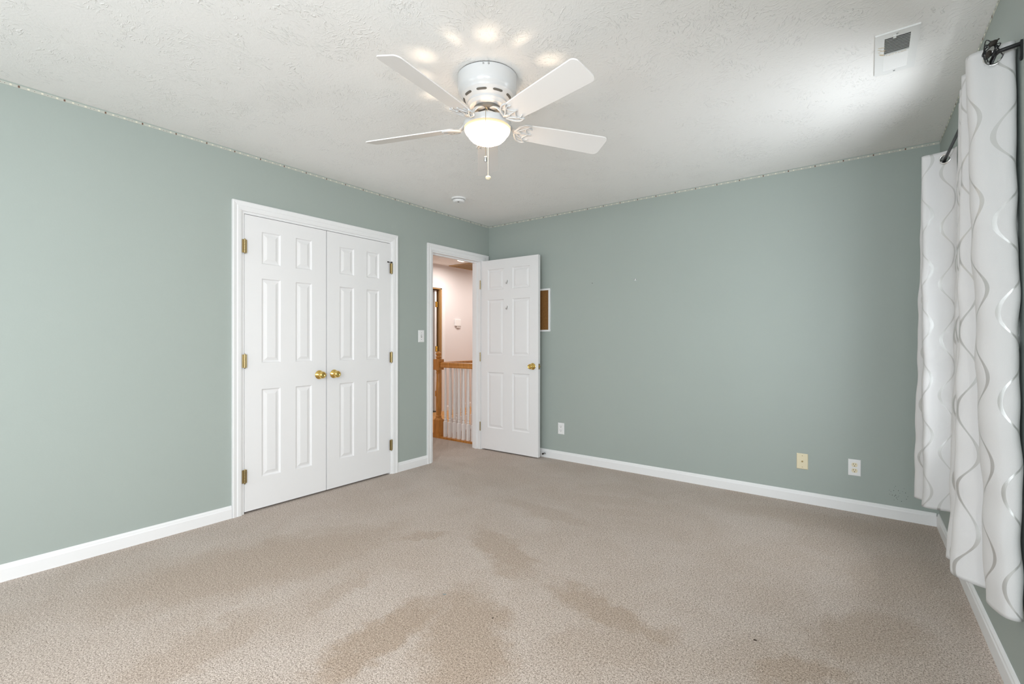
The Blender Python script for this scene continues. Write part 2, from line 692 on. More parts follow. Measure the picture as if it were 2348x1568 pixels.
mb = grid_wall([YR, CL0, CL1, EN0, EN1, YB + 0.115], [0, CLT, ENT, H], [(CL0, CL1, 0, CLT), (EN0, EN1, 0, ENT)],
               lambda u, v, t: (t, u, v), XL, XH)
struct(mb.build('wall_left', M_wall, origin=Z0), 'sage green wall with the closet and the doorway', 'wall')
mb = MB(); mb.box((XL, YB, 0), (XRR + 0.1, YB + 0.115, H))
struct(mb.build('wall_back', M_backwall, origin=Z0), 'sage green back wall beyond the open door', 'wall')
WN0, WN1, WNB, WNT = -1.66, -1.02, 0.62, 2.0
WM0, WM1 = -5.10, -4.14  # added window out of view, for more light on the left wall
mb = grid_wall([YR - YB, WM0, WM1, WN0, WN1, 0.0], [0, WNB, WNT, H], [(WN0, WN1, WNB, WNT), (WM0, WM1, WNB, WNT)], lambda u, v, t: tuple(RW(t, u, v)), 0.0, 0.12)
struct(mb.build('wall_right', M_wall, origin=Z0), 'sage green window wall behind the curtains', 'wall')
RWN = [(-3.05, -2.05), (-1.15, -0.15)]
mb = grid_wall([XL, XRR + 0.1] + [x for p in RWN for x in p], [0, 0.62, 2.08, H], [(a, b, 0.62, 2.08) for a, b in RWN],
               lambda u, v, t: (u, t, v), YR, YR - 0.12)
struct(mb.build('wall_rear', M_wall, origin=Z0), 'sage green wall behind the camera', 'wall')


def window(name, P, u0, u1, v0, v1, label):
    """P(u, t, v): t = depth from the wall face into the wall (positive = outwards)"""
    T = lambda u, t, v: P(u, t, v)
    w = thing(name, tuple(P((u0 + u1) / 2, 0, v0)), label, 'window', kind='structure')
    m = MB()
    cw = 0.06
    for a, b, c, d in ((u0 - cw, u0, v0 - 0.02, v1 + cw), (u1, u1 + cw, v0 - 0.02, v1 + cw), (u0, u1, v1, v1 + cw)):
        m.box((a, -0.014, c), (b, -0.001, d), T=T)
    m.box((u0 - cw - 0.02, -0.034, v0 - 0.04), (u1 + cw + 0.02, -0.001, v0 - 0.015), T=T)
    m.box((u0 - cw, -0.014, v0 - 0.10), (u1 + cw, -0.001, v0 - 0.04), T=T)
    m.build('window_casing', M_white, w)
    m = MB()
    vm = (v0 + v1) / 2
    fw = 0.045
    for a, b, c, d in ((u0, u0 + fw, v0, v1), (u1 - fw, u1, v0, v1), (u0 + fw, u1 - fw, v0, v0 + fw), (u0 + fw, u1 - fw, v1 - fw, v1), (u0 + fw, u1 - fw, vm - 0.02, vm + 0.02)):
        m.box((a, 0.05, c), (b, 0.09, d), T=T)
    m.build('sash', M_white, w)
    m = MB()
    m.box((u0 + fw, 0.068, v0 + fw), (u1 - fw, 0.072, vm - 0.02), T=T)
    m.build('pane', M_glass, w)
    m = MB()
    m.box((u0 + fw, 0.068, vm + 0.02), (u1 - fw, 0.072, v1 - fw), T=T)
    m.build('pane', M_glass, w)
    return w


window('window_1', lambda u, t, v: tuple(RW(t, u, v)), WN0, WN1, WNB, WNT, 'white sash window between the two curtains')
window('window_4', lambda u, t, v: tuple(RW(t, u, v)), WM0, WM1, WNB, WNT, 'added unseen white sash window beside the camera')
for i, (a, b) in enumerate(RWN):
    window('window_%d' % (i + 2), lambda u, t, v: (u, YR - t, v), a, b, 0.62, 2.08, 'white sash window in the wall behind the camera')

# closet interior (only its dark gaps show)
mb = MB()
cx0 = XH - 0.62
mb.box((cx0 - 0.02, CL0 - 0.15, 0.0), (cx0, CL1 + 0.15, H))
mb.box((cx0, CL0 - 0.17, 0.0), (XH, CL0 - 0.15, H))
mb.box((cx0, CL1 + 0.15, 0.0), (XH, CL1 + 0.17, H))
mb.box((cx0, CL0 - 0.15, 2.3), (XH, CL1 + 0.15, 2.32))
mb.box((cx0, CL0 - 0.15, -0.02), (XH, CL1 + 0.15, 0.0))
struct(mb.build('wall_closet', M_hallwall, origin=Z0), 'dim closet interior behind the double doors', 'wall')


# baseboards: profile (offset from wall, height)
BP = [(0.0, 0.0), (0.013, 0.0), (0.013, 0.060), (0.010, 0.066), (0.009, 0.074), (0.004, 0.082), (0.0, 0.083)]


def baseboard(name, runs, label):
    """runs: list of (P0, P1, outward) with outward a horizontal unit vector into the room"""
    m = MB()
    for p0, p1, nrm in runs:
        n = Vector(nrm)
        rings = []
        for p in (p0, p1):
            rings.append([Vector((p[0], p[1], 0)) + n * d + Vector((0, 0, z)) for d, z in BP])
        m.loops(rings, 0, True, True, True)
    return struct(m.build(name, M_white, origin=Z0), label, 'baseboard')


baseboard('baseboard_left', [((XL, YR), (XL, CL0 - 0.064), (1, 0, 0)), ((XL, CL1 + 0.060), (XL, EN0 - 0.041), (1, 0, 0))], 'white baseboard along the closet wall')
baseboard('baseboard_back', [((XL + 0.0, YB), (XR - 0.013, YB), (0, -1, 0))], 'white baseboard along the back wall')
rn = (-cos(TH), -sin(TH), 0)
baseboard('baseboard_right', [(tuple(RW(0, YR - YB)), tuple(RW(0, 0)), rn)], 'white baseboard under the curtains')
baseboard('baseboard_rear', [((XL, YR), (XRR, YR), (0, 1, 0))], 'white baseboard behind the camera')


def casing(name, y0, y1, zt, w, face, sgn, label, right_w=None, jambs=True, stop=True, thick=0.115):
    """moulded casing with jambs round an opening in an X = face plane; the room lies towards sgn"""
    m = MB()
    rw = w if right_w is None else right_w
    prof = [(0.0, 0.0), (0.0, 0.010), (0.010, 0.014), (w * 0.45, 0.016), (w * 0.55, 0.013), (w - 0.008, 0.018), (w, 0.016), (w, 0.0)]

    def pt(yb, zb, dy, dz, q, s=1.0):
        return (face + sgn * q[1], yb + dy * q[0] * s, zb + dz * q[0] * s)
    sR = rw / w
    rings = [[pt(y0, 0.0, -1, 0, q) for q in prof], [(face + sgn * q[1], y0 - q[0], zt + q[0]) for q in prof],
             [(face + sgn * q[1], y1 + q[0] * sR, zt + q[0]) for q in prof], [(face + sgn * q[1], y1 + q[0] * sR, 0.0) for q in prof]]
    m.loops(rings, 0, True, True, True)
    if jambs:
        j = 0.016
        x0, x1 = face, face - sgn * thick
        lo, hi = min(x0, x1), max(x0, x1)
        m.box((lo, y0, 0), (hi, y0 + j, zt))
        m.box((lo, y1 - j, 0), (hi, y1, zt))
        m.box((lo, y0 + j, zt - j), (hi, y1 - j, zt))
        if stop:
            sx0, sx1 = face - sgn * 0.045, face - sgn * 0.083
            a, b = min(sx0, sx1), max(sx0, sx1)
            m.box((a, y0 + j, 0), (b, y0 + j + 0.011, zt - j))
            m.box((a, y1 - j - 0.011, 0), (b, y1 - j, zt - j))
            m.box((a, y0 + j + 0.011, zt - j - 0.011), (b, y1 - j - 0.011, zt - j))
    return struct(m.build(name, M_white, origin=Z0), label, 'door casing')


casing('trim_1', CL0, CL1, CLT, 0.062, XL, 1, 'white moulded casing round the closet doors', stop=False)
casing('trim_2', EN0, EN1, ENT, 0.042 + 0.02, XL, 1, 'white casing of the doorway to the hall', right_w=0.108)


# ------------------------------------------------------------------ doors
def door_slab(w, h, thick, panels, T, front=1):
    """moulded slab; local u across (0..w), v up (0..h), depth t (0 = front face, thick = back)"""
    m = MB()
    us = sorted({0.0, w} | {p[0] for p in panels} | {p[1] for p in panels})
    vs = sorted({0.0, h} | {p[2] for p in panels} | {p[3] for p in panels})
    for i in range(len(us) - 1):
        for j in range(len(vs) - 1):
            u, v = (us[i] + us[i + 1]) / 2, (vs[j] + vs[j + 1]) / 2
            if any(a < u < b and c < v < d for a, b, c, d in panels):
                continue
            m.face([T(us[i], vs[j], 0), T(us[i + 1], vs[j], 0), T(us[i + 1], vs[j + 1], 0), T(us[i], vs[j + 1], 0)])
    for a, b, c, d in panels:
        rings = []
        for off, dep in ((0, 0), (0.003, 0.005), (0.007, 0.0095), (0.011, 0.0105), (0.016, 0.0100), (0.036, 0.0025), (0.038, 0.0025)):
            rings.append([T(a + off, c + off, dep), T(b - off, c + off, dep), T(b - off, d - off, dep), T(a + off, d - off, dep)])
        m.loops(rings, 0, True, False, True)
    # back and edges
    m.face([T(0, 0, thick), T(0, h, thick), T(w, h, thick), T(w, 0, thick)])
    m.face([T(0, 0, 0), T(0, h, 0), T(0, h, thick), T(0, 0, thick)])
    m.face([T(w, 0, 0), T(w, h, 0), T(w, h, thick), T(w, 0, thick)])
    m.face([T(0, 0, 0), T(w, 0, 0), T(w, 0, thick), T(0, 0, thick)])
    m.face([T(0, h, 0), T(w, h, 0), T(w, h, thick), T(0, h, thick)])
    return m


KNOB = [(0.0, 0.0), (0.0335, 0.0), (0.034, 0.003), (0.031, 0.007), (0.018, 0.016), (0.0135, 0.022), (0.0135, 0.028), (0.018, 0.032), (0.0235, 0.038),
        (0.0265, 0.045), (0.0265, 0.052), (0.0235, 0.059), (0.018, 0.063), (0.0165, 0.0622), (0.008, 0.0605), (0.0, 0.060)]


def knob(parent, p, d, scale=1.0, depth=1.0):
    m = MB()
    m.lathe([(r * scale, h * scale * depth) for r, h in KNOB], p, d, 36)
    return m.build('door_knob', M_brass, parent, smooth=True, origin=tuple(p))


def hinge(parent, p, out, along=None, metal=None, pin=True):
    """butt hinge knuckle 9 cm tall with its two leaves; p = centre of the knuckle"""
    m = MB()
    x, y, z = p
    for k in range(5):
        z0 = z - 0.0445 + k * 0.0178
        m.cyl((x, y, z0 + 0.0006), (x, y, z0 + 0.0172), 0.0062, 14)
    m.lathe([(0.0, -0.004), (0.0045, -0.003), (0.005, 0.0), (0.0035, 0.004), (0, 0.005)], (x, y, z + 0.046), (0, 0, 1), 12)
    m.lathe([(0.0, -0.005), (0.0035, -0.004), (0.005, 0.0), (0.0, 0.002)], (x, y, z - 0.046), (0, 0, 1), 12)
    if along:
        a = Vector(along)
        n = Vector(out)
        for s in (1, -1):
            c = Vector(p) - n * 0.0055
            q = [c + a * s * 0.0, c + a * s * 0.016]
            e = n * 0.0015
            zz = Vector((0, 0, 0.0445))
            A, B = q
            m.loops([[A - zz, A + zz, A + zz + e, A - zz + e], [B - zz, B + zz, B + zz + e, B - zz + e]], 0, True, True, True)
    return m.build('hinge', metal or M_oldbrass, parent, smooth=True, origin=tuple(p))


XD = XL + 0.003
# left closet leaf
p1 = [(0.116, 0.250, 1.69, 1.912), (0.364, 0.492, 1.69, 1.912), (0.116, 0.250, 1.004, 1.588), (0.364, 0.492, 1.004, 1.588), (0.116, 0.250, 0.214, 0.822), (0.364, 0.492, 0.214, 0.822)]
y0, z0, w = 1.4435, 0.0145, 0.5985
T = lambda u, v, t: (XD - t, y0 + u, z0 + v)
d = thing('door_1', (XL, y0 + w / 2, z0), 'left six-panel white closet door leaf', 'closet door', kind='structure')
pl = [(a * w / 0.612, b * w / 0.612, c, e) for a, b, c, e in p1]
door_slab(w, 2.010, 0.034, pl, T).build('door_leaf', M_door, d)
knob(d, (XD, 1.984, 0.912), (1, 0, 0))
for z in (1.807, 1.034, 0.258):
    hinge(d, (XL + 0.0195, 1.4375, z), (1, 0, 0), (0, 1, 0))
# right closet leaf
y0b, wb = 2.0485, 0.604
Tb = lambda u, v, t: (XD - t, y0b + u, z0 + v)
d = thing('door_2', (XL, y0b + wb / 2, z0), 'right six-panel white closet door leaf', 'closet door', kind='structure')
pr = [(0.112, 0.242, 1.69, 1.905), (0.364, 0.488, 1.69, 1.905), (0.112, 0.242, 1.0, 1.588), (0.364, 0.488, 1.0, 1.588), (0.112, 0.242, 0.217, 0.820), (0.364, 0.488, 0.217, 0.820)]
door_slab(wb, 2.010, 0.034, pr, Tb).build('door_leaf', M_door, d)
knob(d, (XD, 2.109, 0.912), (1, 0, 0))
for k, z in enumerate((1.807, 1.028, 0.258)):
    hg = hinge(d, (XL + 0.0195, 2.6575, z), (1, 0, 0), (0, 1, 0))
    if k == 0:   # hinge-pin door stop on the top hinge
        m = MB()
        m.tube([(XL + 0.0195, 2.6575, z + 0.05), (XL + 0.0255, 2.642, z + 0.051), (XL + 0.0255, 2.618, z + 0.051)], 0.0028, 8)
        m.cyl((XL + 0.0255, 2.620, z + 0.051), (XL + 0.0255, 2.610, z + 0.051), 0.0055, 10)
        m.cyl((XL + 0.0195, 2.6575, z + 0.045), (XL + 0.0195, 2.6575, z + 0.058), 0.007, 12)
        so = m.build('hinge_stop', M_rubber, hg, smooth=True)
# ball catches in the head gap
# entry door, swung open nearly flat against the back wall
DA = radians(1.2)
hx, hy, hz = XL + 0.004, 3.873, 0.013
ew, eh, et = 0.735, 2.020, 0.035


def TE(u, v, t):
    return (hx + u * cos(DA) - t * sin(DA), hy + u * sin(DA) + t * cos(DA), hz + v)


d = thing('door_3', (hx, hy, hz), 'open six-panel white door standing against the back wall', 'door', kind='structure')
pe = []
for a, b in ((0.092, 0.304), (0.417, 0.632)):
    pe += [(a, b, 1.702, 1.922), (a, b, 1.008, 1.598), (a, b, 0.232, 0.826)]
door_slab(ew, eh, et, pe, TE).build('door_leaf', M_door, d)
nrm = Vector((sin(DA), -cos(DA), 0))
kn = TE(0.670, 0.905, 0)
knob(d, kn, nrm)
kb = TE(0.670, 0.905, et)
knob(d, kb, -nrm, 1.0, 0.72)
# latch plate on the free edge
m = MB()
a = [TE(ew + 0.0012, 0.905 - 0.028, 0.006), TE(ew + 0.0012, 0.905 + 0.028, 0.006), TE(ew + 0.0012, 0.905 + 0.028, 0.029), TE(ew + 0.0012, 0.905 - 0.028, 0.029)]
b = [TE(ew - 0.0005, 0.905 - 0.028, 0.006), TE(ew - 0.0005, 0.905 + 0.028, 0.006), TE(ew - 0.0005, 0.905 + 0.028, 0.029), TE(ew - 0.0005, 0.905 - 0.028, 0.029)]
m.loops([b, a], 0, True, True, True)
c0, c1 = Vector(TE(ew, 0.905, 0.0175)), Vector(TE(ew + 0.009, 0.905, 0.0175))
m.cyl(c0, c1, 0.008, 12, 1)
m.build('latch_plate', [M_oldbrass, M_brass], d)
for z in (1.78, 1.0, 0.25):
    hinge(d, (hx - 0.007, hy - 0.008, z), (0, -1, 0), None, M_oldbrass)

# adhesive hooks on the open door
for z, lab in ((1.792, 'upper small white hook stuck on the open door'), (1.525, 'lower small white hook stuck on the open door')):
    m = MB()
    u = 0.357
    p = lambda du, dv, dt: TE(u + du, z - hz + dv, -dt)
    rings = []
    for s, dep in ((1.0, 0.0002), (1.0, 0.003), (0.8, 0.0045)):
        rings.append([p(0.010 * s * cos(k * pi / 8), 0.028 * s * sin(k * pi / 8), dep) for k in range(16)])
    m.loops(rings, 0, True, True, True)
    pts = [p(0, 0.012, 0.004), p(0, -0.004, 0.010), p(0, -0.018, 0.016), p(0, -0.024, 0.022), p(0, -0.020, 0.029), p(0, -0.008, 0.032)]
    m.tube(pts, [0.0045, 0.0045, 0.0042, 0.004, 0.0038, 0.003], 10, 1)
    tag(m.build('wall_hook', [M_plastic, M_chrome], smooth=True), lab, 'hook', 'adhesive hooks on the open door')

# spring door stop on the baseboard behind the open door
m = MB()
xs, zs = -2.605, 0.042
m.lathe([(0, 0), (0.011, 0), (0.010, 0.004), (0.005, 0.006)], (xs, YB - 0.013, zs), (0, -1, 0), 14)
hel = [(xs + 0.0055 * cos(a * 0.9), YB - 0.018 - a * 0.0009, zs + 0.0055 * sin(a * 0.9)) for a in range(0, 34)]
m.tube(hel, 0.0013, 6, 0)
m.lathe([(0.004, 0.0), (0.0085, 0.0), (0.0085, 0.011), (0.006, 0.014), (0, 0.0145)], (xs, YB - 0.048, zs), (0, -1, 0), 14, 1)
tag(m.build('door_stop', [M_steel, M_rubber], smooth=True), 'small dark tipped door stop on the baseboard behind the open door', 'door stop')


# ------------------------------------------------------------------ ceiling fan
FX, FY = -1.471, 1.743
fan = thing('ceiling_fan', (FX, FY, H), 'white five-blade ceiling fan with a lit bowl light', 'ceiling fan')
fc = (FX, FY, 0)
m = MB()
m.lathe([(0.1415, H - 0.0002), (0.1415, H - 0.0032)], fc, n=64, mi=1)  # shadow line under the ceiling, painted as a dark ring
m.lathe([(0.1415, H - 0.0032), (0.1440, H - 0.0040), (0.1440, H - 0.050), (0.141, H - 0.068), (0.135, H - 0.080), (0.131, H - 0.084)], fc, n=64)
m.lathe([(0.131, H - 0.084), (0.129, H - 0.090), (0.125, H - 0.096), (0.098, H - 0.118), (0.095, H - 0.121), (0.0945, H - 0.130), (0.089, H - 0.135), (0.0855, H - 0.144), (0.079, H - 0.147), (0.040, H - 0.147), (0.0, H - 0.147)], fc, n=64)
housing = m.build('motor_housing', [M_fan, M_dark], fan, smooth=True, angle=30)
# cooling slots round the lower skirt of the housing
ns = 9
for k in range(ns):
    m = MB()
    a0 = 2 * pi * k / ns + 0.28
    rings = []
    for j in range(9):
        a = a0 + (j / 8 - 0.5) * 0.44
        e = 0.0055 * (1 if 0 < j < 8 else 0.45)
        q = []
        for s in (-1, 1):
            r = 0.1115 + s * e * 0.78
            z = H - 0.107 + s * e * 0.62
            q.append((r, z))
        (r0, za), (r1, zb) = q
        o = 0.0008
        rings.append([(FX + (r0 + o) * cos(a), FY + (r0 + o) * sin(a), za - o), (FX + (r1 + o) * cos(a), FY + (r1 + o) * sin(a), zb - o)])
    m.loops(rings, 0, False)
    m.build('cooling_slot', M_slot, housing)

# two mounting screws at the rim
m = MB()
for a in (-1.0, -0.83):
    dv = Vector((cos(a), sin(a), 0))
    c = Vector((FX, FY, H - 0.012)) + dv * 0.144
    m.lathe([(0, 0.003), (0.004, 0.002), (0.0045, 0)], c, dv, 10)
m.build('mounting_screw', M_steel, housing, smooth=True)
# flywheel under the motor
m = MB()
m.lathe([(0.0, H - 0.147), (0.062, H - 0.147), (0.066, H - 0.150), (0.066, H - 0.160), (0.058, H - 0.164), (0.0, H - 0.164)], fc, n=48)
m.build('flywheel', mat('dark_flywheel', (0.16, 0.15, 0.13), 0.5), fan, smooth=True)
# switch housing and light fitter
m = MB()
m.lathe([(0.0, H - 0.160), (0.022, H - 0.160), (0.022, H - 0.172), (0.044, H - 0.176), (0.052, H - 0.182), (0.054, H - 0.190), (0.054, H - 0.207), (0.050, H - 0.212)], fc, n=48)
m.build('switch_housing', M_fan, fan, smooth=True)
# pan of the light kit: annulus with a ring of round holes through which the bulbs throw spots on the ceiling
ZP = H - 0.212
ZR = 2.196
m = MB()
hole_r, hole_c, hole_a0 = 0.0125, 0.083, radians(-110)
nh = 12
for k in range(nh):
    ac = hole_a0 + 2 * pi * k / nh
    ha = pi / nh
    nn = 24
    inner, outer = [], []
    for j in range(nn):
        b = 2 * pi * j / nn
        er, et_ = cos(b), sin(b)
        # hole rim
        px = hole_c + hole_r * er
        py = hole_r * et_
        inner.append((px, py))
        # matching point on the sector border
        s = max(abs(er), abs(et_))
        rr = hole_c + (er / s) * (0.0255 if er > 0 else 0.033)
        aa = (et_ / s) * ha
        outer.append((rr, aa))
    ri, ro = [], []
    for (px, py), (rr, aa) in zip(inner, outer):
        ri.append((FX + px * cos(ac) - py * sin(ac), FY + px * sin(ac) + py * cos(ac), ZP))
        ro.append((FX + rr * cos(ac + aa), FY + rr * sin(ac + aa), ZP - 0.0))
    m.loops([ri, ro], 0, True)
m.lathe([(0.108, ZP), (0.112, ZP - 0.002), (0.1145, ZP - 0.008), (0.1150, ZR + 0.003), (0.1135, ZR), (0.1115, ZR)], fc, n=72)
m.build('light_fitter', M_fan, fan, smooth=True, angle=35)
# glass bowl, waisted just under its rim
m = MB()
ZB = 2.090
prof = [(0.110, ZR + 0.004), (0.1120, ZR - 0.002), (0.1108, ZR - 0.011), (0.1060, ZR - 0.021), (0.0995, ZR - 0.0280), (0.0965, ZR - 0.0305), (0.0905, ZR - 0.041), (0.077, ZR - 0.055), (0.057, ZR - 0.065), (0.034, ZR - 0.0700), (0.014, ZR - 0.0715), (0.0, ZR - 0.0717)]
m.lathe(prof, fc, n=64)
m.build('light_bowl', M_bowl, fan, smooth=True, angle=60)
bulb = bpy.data.lights.new('fan_bulb', 'POINT')
bulb.energy = 7.0
bulb.color = (1.0, 0.80, 0.60)
bulb.shadow_soft_size = 0.010
bo = bpy.data.objects.new('fan_bulb', bulb)
C.objects.link(bo)
bo.location = (FX, FY, 2.158)

# blades and blade irons
ZBL = 2.207
PITCH = radians(-17)
DROOP = (-0.012, -0.004, 0.0, -0.024, 0.042)
for k in range(5):
    al = radians(-14.2 + 72 * k)
    er, et2 = Vector((cos(al), sin(al), 0)), Vector((-sin(al), cos(al), 0))

    def bp(r, t, dz=0.0):
        return Vector((FX, FY, ZBL)) + er * r + et2 * (t * cos(PITCH)) + Vector((0, 0, t * math.tan(PITCH) * cos(PITCH) + dz + DROOP[k] * (r - 0.165)))
    # outline: gently widening board with rounded tip corners
    out = [(0.172, -0.050), (0.165, -0.040), (0.165, 0.040), (0.172, 0.050)]
    out += [(0.30, 0.0575), (0.58, 0.0655)]
    for j in range(7):
        a = j / 6 * pi / 2
        out.append((0.612 + 0.026 * sin(a) - 0.0 + 0.0, 0.040 + 0.026 * cos(a)))
    for j in range(7):
        a = j / 6 * pi / 2
        out.append((0.612 + 0.026 * cos(a), -0.040 - 0.026 * sin(a)))
    out += [(0.58, -0.0655), (0.30, -0.0575)]
    m = MB()
    th = 0.0028
    rings = [[bp(r, t, -th) for r, t in out], [bp(r, t, th) for r, t in out]]
    m.loops(rings, 0, True, True, True)
    m.build('blade', M_blade, fan, bevel=0.0012)
    # iron: a curved arm and an openwork scroll plate under the blade root
    m = MB()
    def ip(r, t, z):
        return Vector((FX, FY, z)) + er * r + et2 * t
    zl = ZBL - 0.008
    arm = [ip(0.040, 0, 2.278), ip(0.066, 0, 2.274), ip(0.088, 0, 2.262), ip(0.108, 0, 2.240), ip(0.126, 0, 2.215), ip(0.145, 0, zl + 0.001), ip(0.170, 0, zl)]
    m.tube(arm, [(0.005, 0.020), (0.005, 0.017), (0.0045, 0.014), (0.0045, 0.012), (0.0045, 0.012), (0.004, 0.016), (0.003, 0.012)], 12, 0, flat=(0, 0, 1))
    def sc(pts, r0):
        P = [bp(r, t, -0.0065) for r, t in pts]
        Q = []
        for i in range(len(P) - 1):
            for s in range(5):
                f = s / 5
                p0, p1, p2, p3 = P[max(i - 1, 0)], P[i], P[i + 1], P[min(i + 2, len(P) - 1)]
                Q.append(0.5 * ((2 * p1) + (p2 - p0) * f + (2 * p0 - 5 * p1 + 4 * p2 - p3) * f * f + (3 * p1 - p0 - 3 * p2 + p3) * f ** 3))
        Q.append(P[-1])
        m.tube(Q, [r0 * (1.0 - 0.35 * i / len(Q)) for i in range(len(Q))], 8)
    for s in (-1, 1):
        sc([(0.140, 0.006 * s), (0.152, 0.030 * s), (0.166, 0.048 * s), (0.190, 0.059 * s), (0.212, 0.056 * s)], 0.0060)
        sc([(0.150, 0.010 * s), (0.170, 0.022 * s), (0.186, 0.034 * s), (0.206, 0.040 * s), (0.222, 0.034 * s)], 0.0045)
        sc([(0.212, 0.056 * s), (0.196, 0.044 * s), (0.190, 0.028 * s), (0.200, 0.012 * s), (0.216, 0.0)], 0.0040)
    sc([(0.150, 0.0), (0.175, 0.0), (0.200, 0.0), (0.226, 0.0)], 0.0055)
    m.build('blade_iron', M_fan, fan, smooth=True, angle=60)

# pull chains
def chain(x, y, ztop, zbot, r):
    m = MB()
    m.cyl((x, y, zbot), (x, y, ztop), r * 0.45, 6)
    z = zbot
    while z < ztop:
        m.lathe([(0, -r), (r * 0.8, -r * 0.6), (r, 0), (r * 0.8, r * 0.6), (0, r)], (x, y, z), (0, 0, 1), 6)
        z += r * 3.4
    return m
view = Vector((-FX, -FY, 0)).normalized()
side = Vector((view.y, -view.x, 0))
c1 = Vector((FX, FY, 0)) + view * 0.119 + side * 0.008
m = chain(c1.x, c1.y, 2.245, 2.014, 0.0012)
m.tube([Vector((FX, FY, 2.247)) + view * 0.052, Vector((FX, FY, 2.249)) + view * 0.085, Vector((c1.x, c1.y, 2.244))], 0.0010, 6)
pc = m.build('pull_chain', M_oldbrass, fan, smooth=True)
m = MB()
m.lathe([(0.0, 2.020), (0.003, 2.019), (0.0040, 2.015), (0.0075, 2.012), (0.0078, 1.994), (0.0065, 1.991), (0.0, 1.9905)], (c1.x, c1.y, 0), n=16)
m.build('chain_bell', M_chrome, pc, smooth=True)
c2 = Vector((FX, FY, 0)) - view * 0.116 - side * 0.004
m = chain(c2.x, c2.y, 2.245, 2.005, 0.0014)
m.tube([Vector((FX, FY, 2.247)) - view * 0.052, Vector((FX, FY, 2.249)) - view * 0.085, Vector((c2.x, c2.y, 2.244))], 0.0012, 6)
pc2 = m.build('pull_chain', M_led, fan, smooth=True)
m = MB()
m.lathe([(0.0, 2.011), (0.004, 2.010), (0.0115, 2.006), (0.0145, 1.9995), (0.0115, 1.993), (0.004, 1.989), (0.0, 1.9885)], (c2.x, c2.y, 0), n=20)
m.build('chain_knob', M_cream, pc2, smooth=True)


# ------------------------------------------------------------------ smoke detector, air vent, LED strip
sd = thing('smoke_detector', (-2.912, 3.057, H), 'round white smoke detector on the ceiling by the doorway', 'smoke detector')
m = MB()
m.lathe([(0.0, H), (0.066, H), (0.066, H - 0.008), (0.062, H - 0.012), (0.053, H - 0.013)], (-2.912, 3.057, 0), n=40)
m.build('base_ring', M_plastic, sd, smooth=True)
m = MB()
m.lathe([(0.050, H - 0.0125), (0.050, H - 0.016)], (-2.912, 3.057, 0), n=40, mi=1)
m.lathe([(0.050, H - 0.016), (0.054, H - 0.017), (0.053, H - 0.030), (0.046, H - 0.037), (0.0, H - 0.039)], (-2.912, 3.057, 0), n=40)
m.build('cover', [M_plastic, M_dark], sd, smooth=True)
m = MB()
m.lathe([(0.0, H - 0.0405), (0.008, H - 0.040), (0.009, H - 0.0383), (0.0, H - 0.038)], (-2.895, 3.035, 0), n=14)
m.build('test_button', M_slot, sd, smooth=True)

# ceiling register
vx0, vx1, vy0, vy1 = 0.018, 0.163, 2.473, 2.840
av = thing('air_vent', ((vx0 + vx1) / 2, (vy0 + vy1) / 2, H), 'white ceiling air vent with slats and an ochre stain', 'air vent')
sx0, sx1, sy0, ym, ym2, sy1 = 0.050, 0.135, 2.512, 2.652, 2.668, 2.806
m = MB()
z1, z2 = H - 0.007, H - 0.0005
for a, b, c, d_ in ((vx0, sx0, vy0, vy1), (sx1, vx1, vy0, vy1), (sx0, sx1, vy0, sy0), (sx0, sx1, sy1, vy1), (sx0, sx1, ym, ym2)):
    m.box((a, c, z1), (b, d_, z2))
fr = m.build('vent_frame', M_vent, av)
m = MB()
m.box((sx0, sy0, H - 0.0012), (sx1, sy1, H - 0.0006))
m.build('duct_opening', M_duct, av)
for (a, b, n_, tilt, stt) in ((sy0, ym, 11, 1, 0), (ym2, sy1, 13, -1, 1)):
    for i in range(n_):
        y = a + (i + 0.5) * (b - a) / n_
        m = MB()
        if stt == 0:
            dy0, dy1 = -0.0035, 0.0005
        else:
            dy0, dy1 = 0.0048, -0.0048
        m.loops([[(sx0, y + dy0, z1), (sx1, y + dy0, z1)], [(sx0, y + dy1, H - 0.0016), (sx1, y + dy1, H - 0.0016)],
                 [(sx0, y + dy1 + 0.0008, H - 0.0016), (sx1, y + dy1 + 0.0008, H - 0.0016)], [(sx0, y + dy0 + 0.0008, z1), (sx1, y + dy0 + 0.0008, z1)], [(sx0, y + dy0, z1), (sx1, y + dy0, z1)]], 0, False)
        m.build('vent_slat', M_vent, av)
m = MB()
m.box((0.078, 2.500, z1 - 0.004), (0.088, 2.520, z1))
m.build('damper_lever', M_vent, av)
for sy in (2.492, 2.823):
    m = MB()
    m.lathe([(0.0, -0.0022), (0.0035, -0.0016), (0.0042, 0.0)], (0.0905, sy, z1), (0, 0, 1), 10)
    m.build('vent_screw', M_steel, av, smooth=True)
m = MB()
rr = random.Random(3)
for i in range(14):
    x = 0.028 + rr.random() * 0.023
    y = 2.575 + rr.random() * 0.075
    L = 0.003 + rr.random() * 0.004
    wd = 0.0012 + rr.random() * 0.0016
    ring = [(x + L * cos(t), y + wd * sin(t) + 0.5 * L * cos(t), z1 - 0.0003) for t in [q * pi / 5 for q in range(10)]]
    ring = [(p[0], p[1], z1 - 0.0003 - i * 0.00006) for p in ring]
    m.loops([ring, [(p[0], p[1], z1 + 0.0002) for p in ring]], 0, True, True, True)
for i in range(7):
    x = 0.06 + i * 0.0105
    ring = [(x + (0.003 + 0.003 * ((i * 7) % 4) / 3) * cos(t), 2.659 + 0.002 * ((i * 5) % 3 - 1) + 0.0018 * sin(t), z1 - 0.0003) for t in [q * pi / 5 for q in range(10)]]
    m.loops([ring, [(p[0], p[1], z1 + 0.0002) for p in ring]], 0, True, True, True)
m.build('stain', M_stain, fr)

# adhesive LED strip along the top of the three visible walls
m = MB()
zs0, zs1 = 2.4195, 2.4330


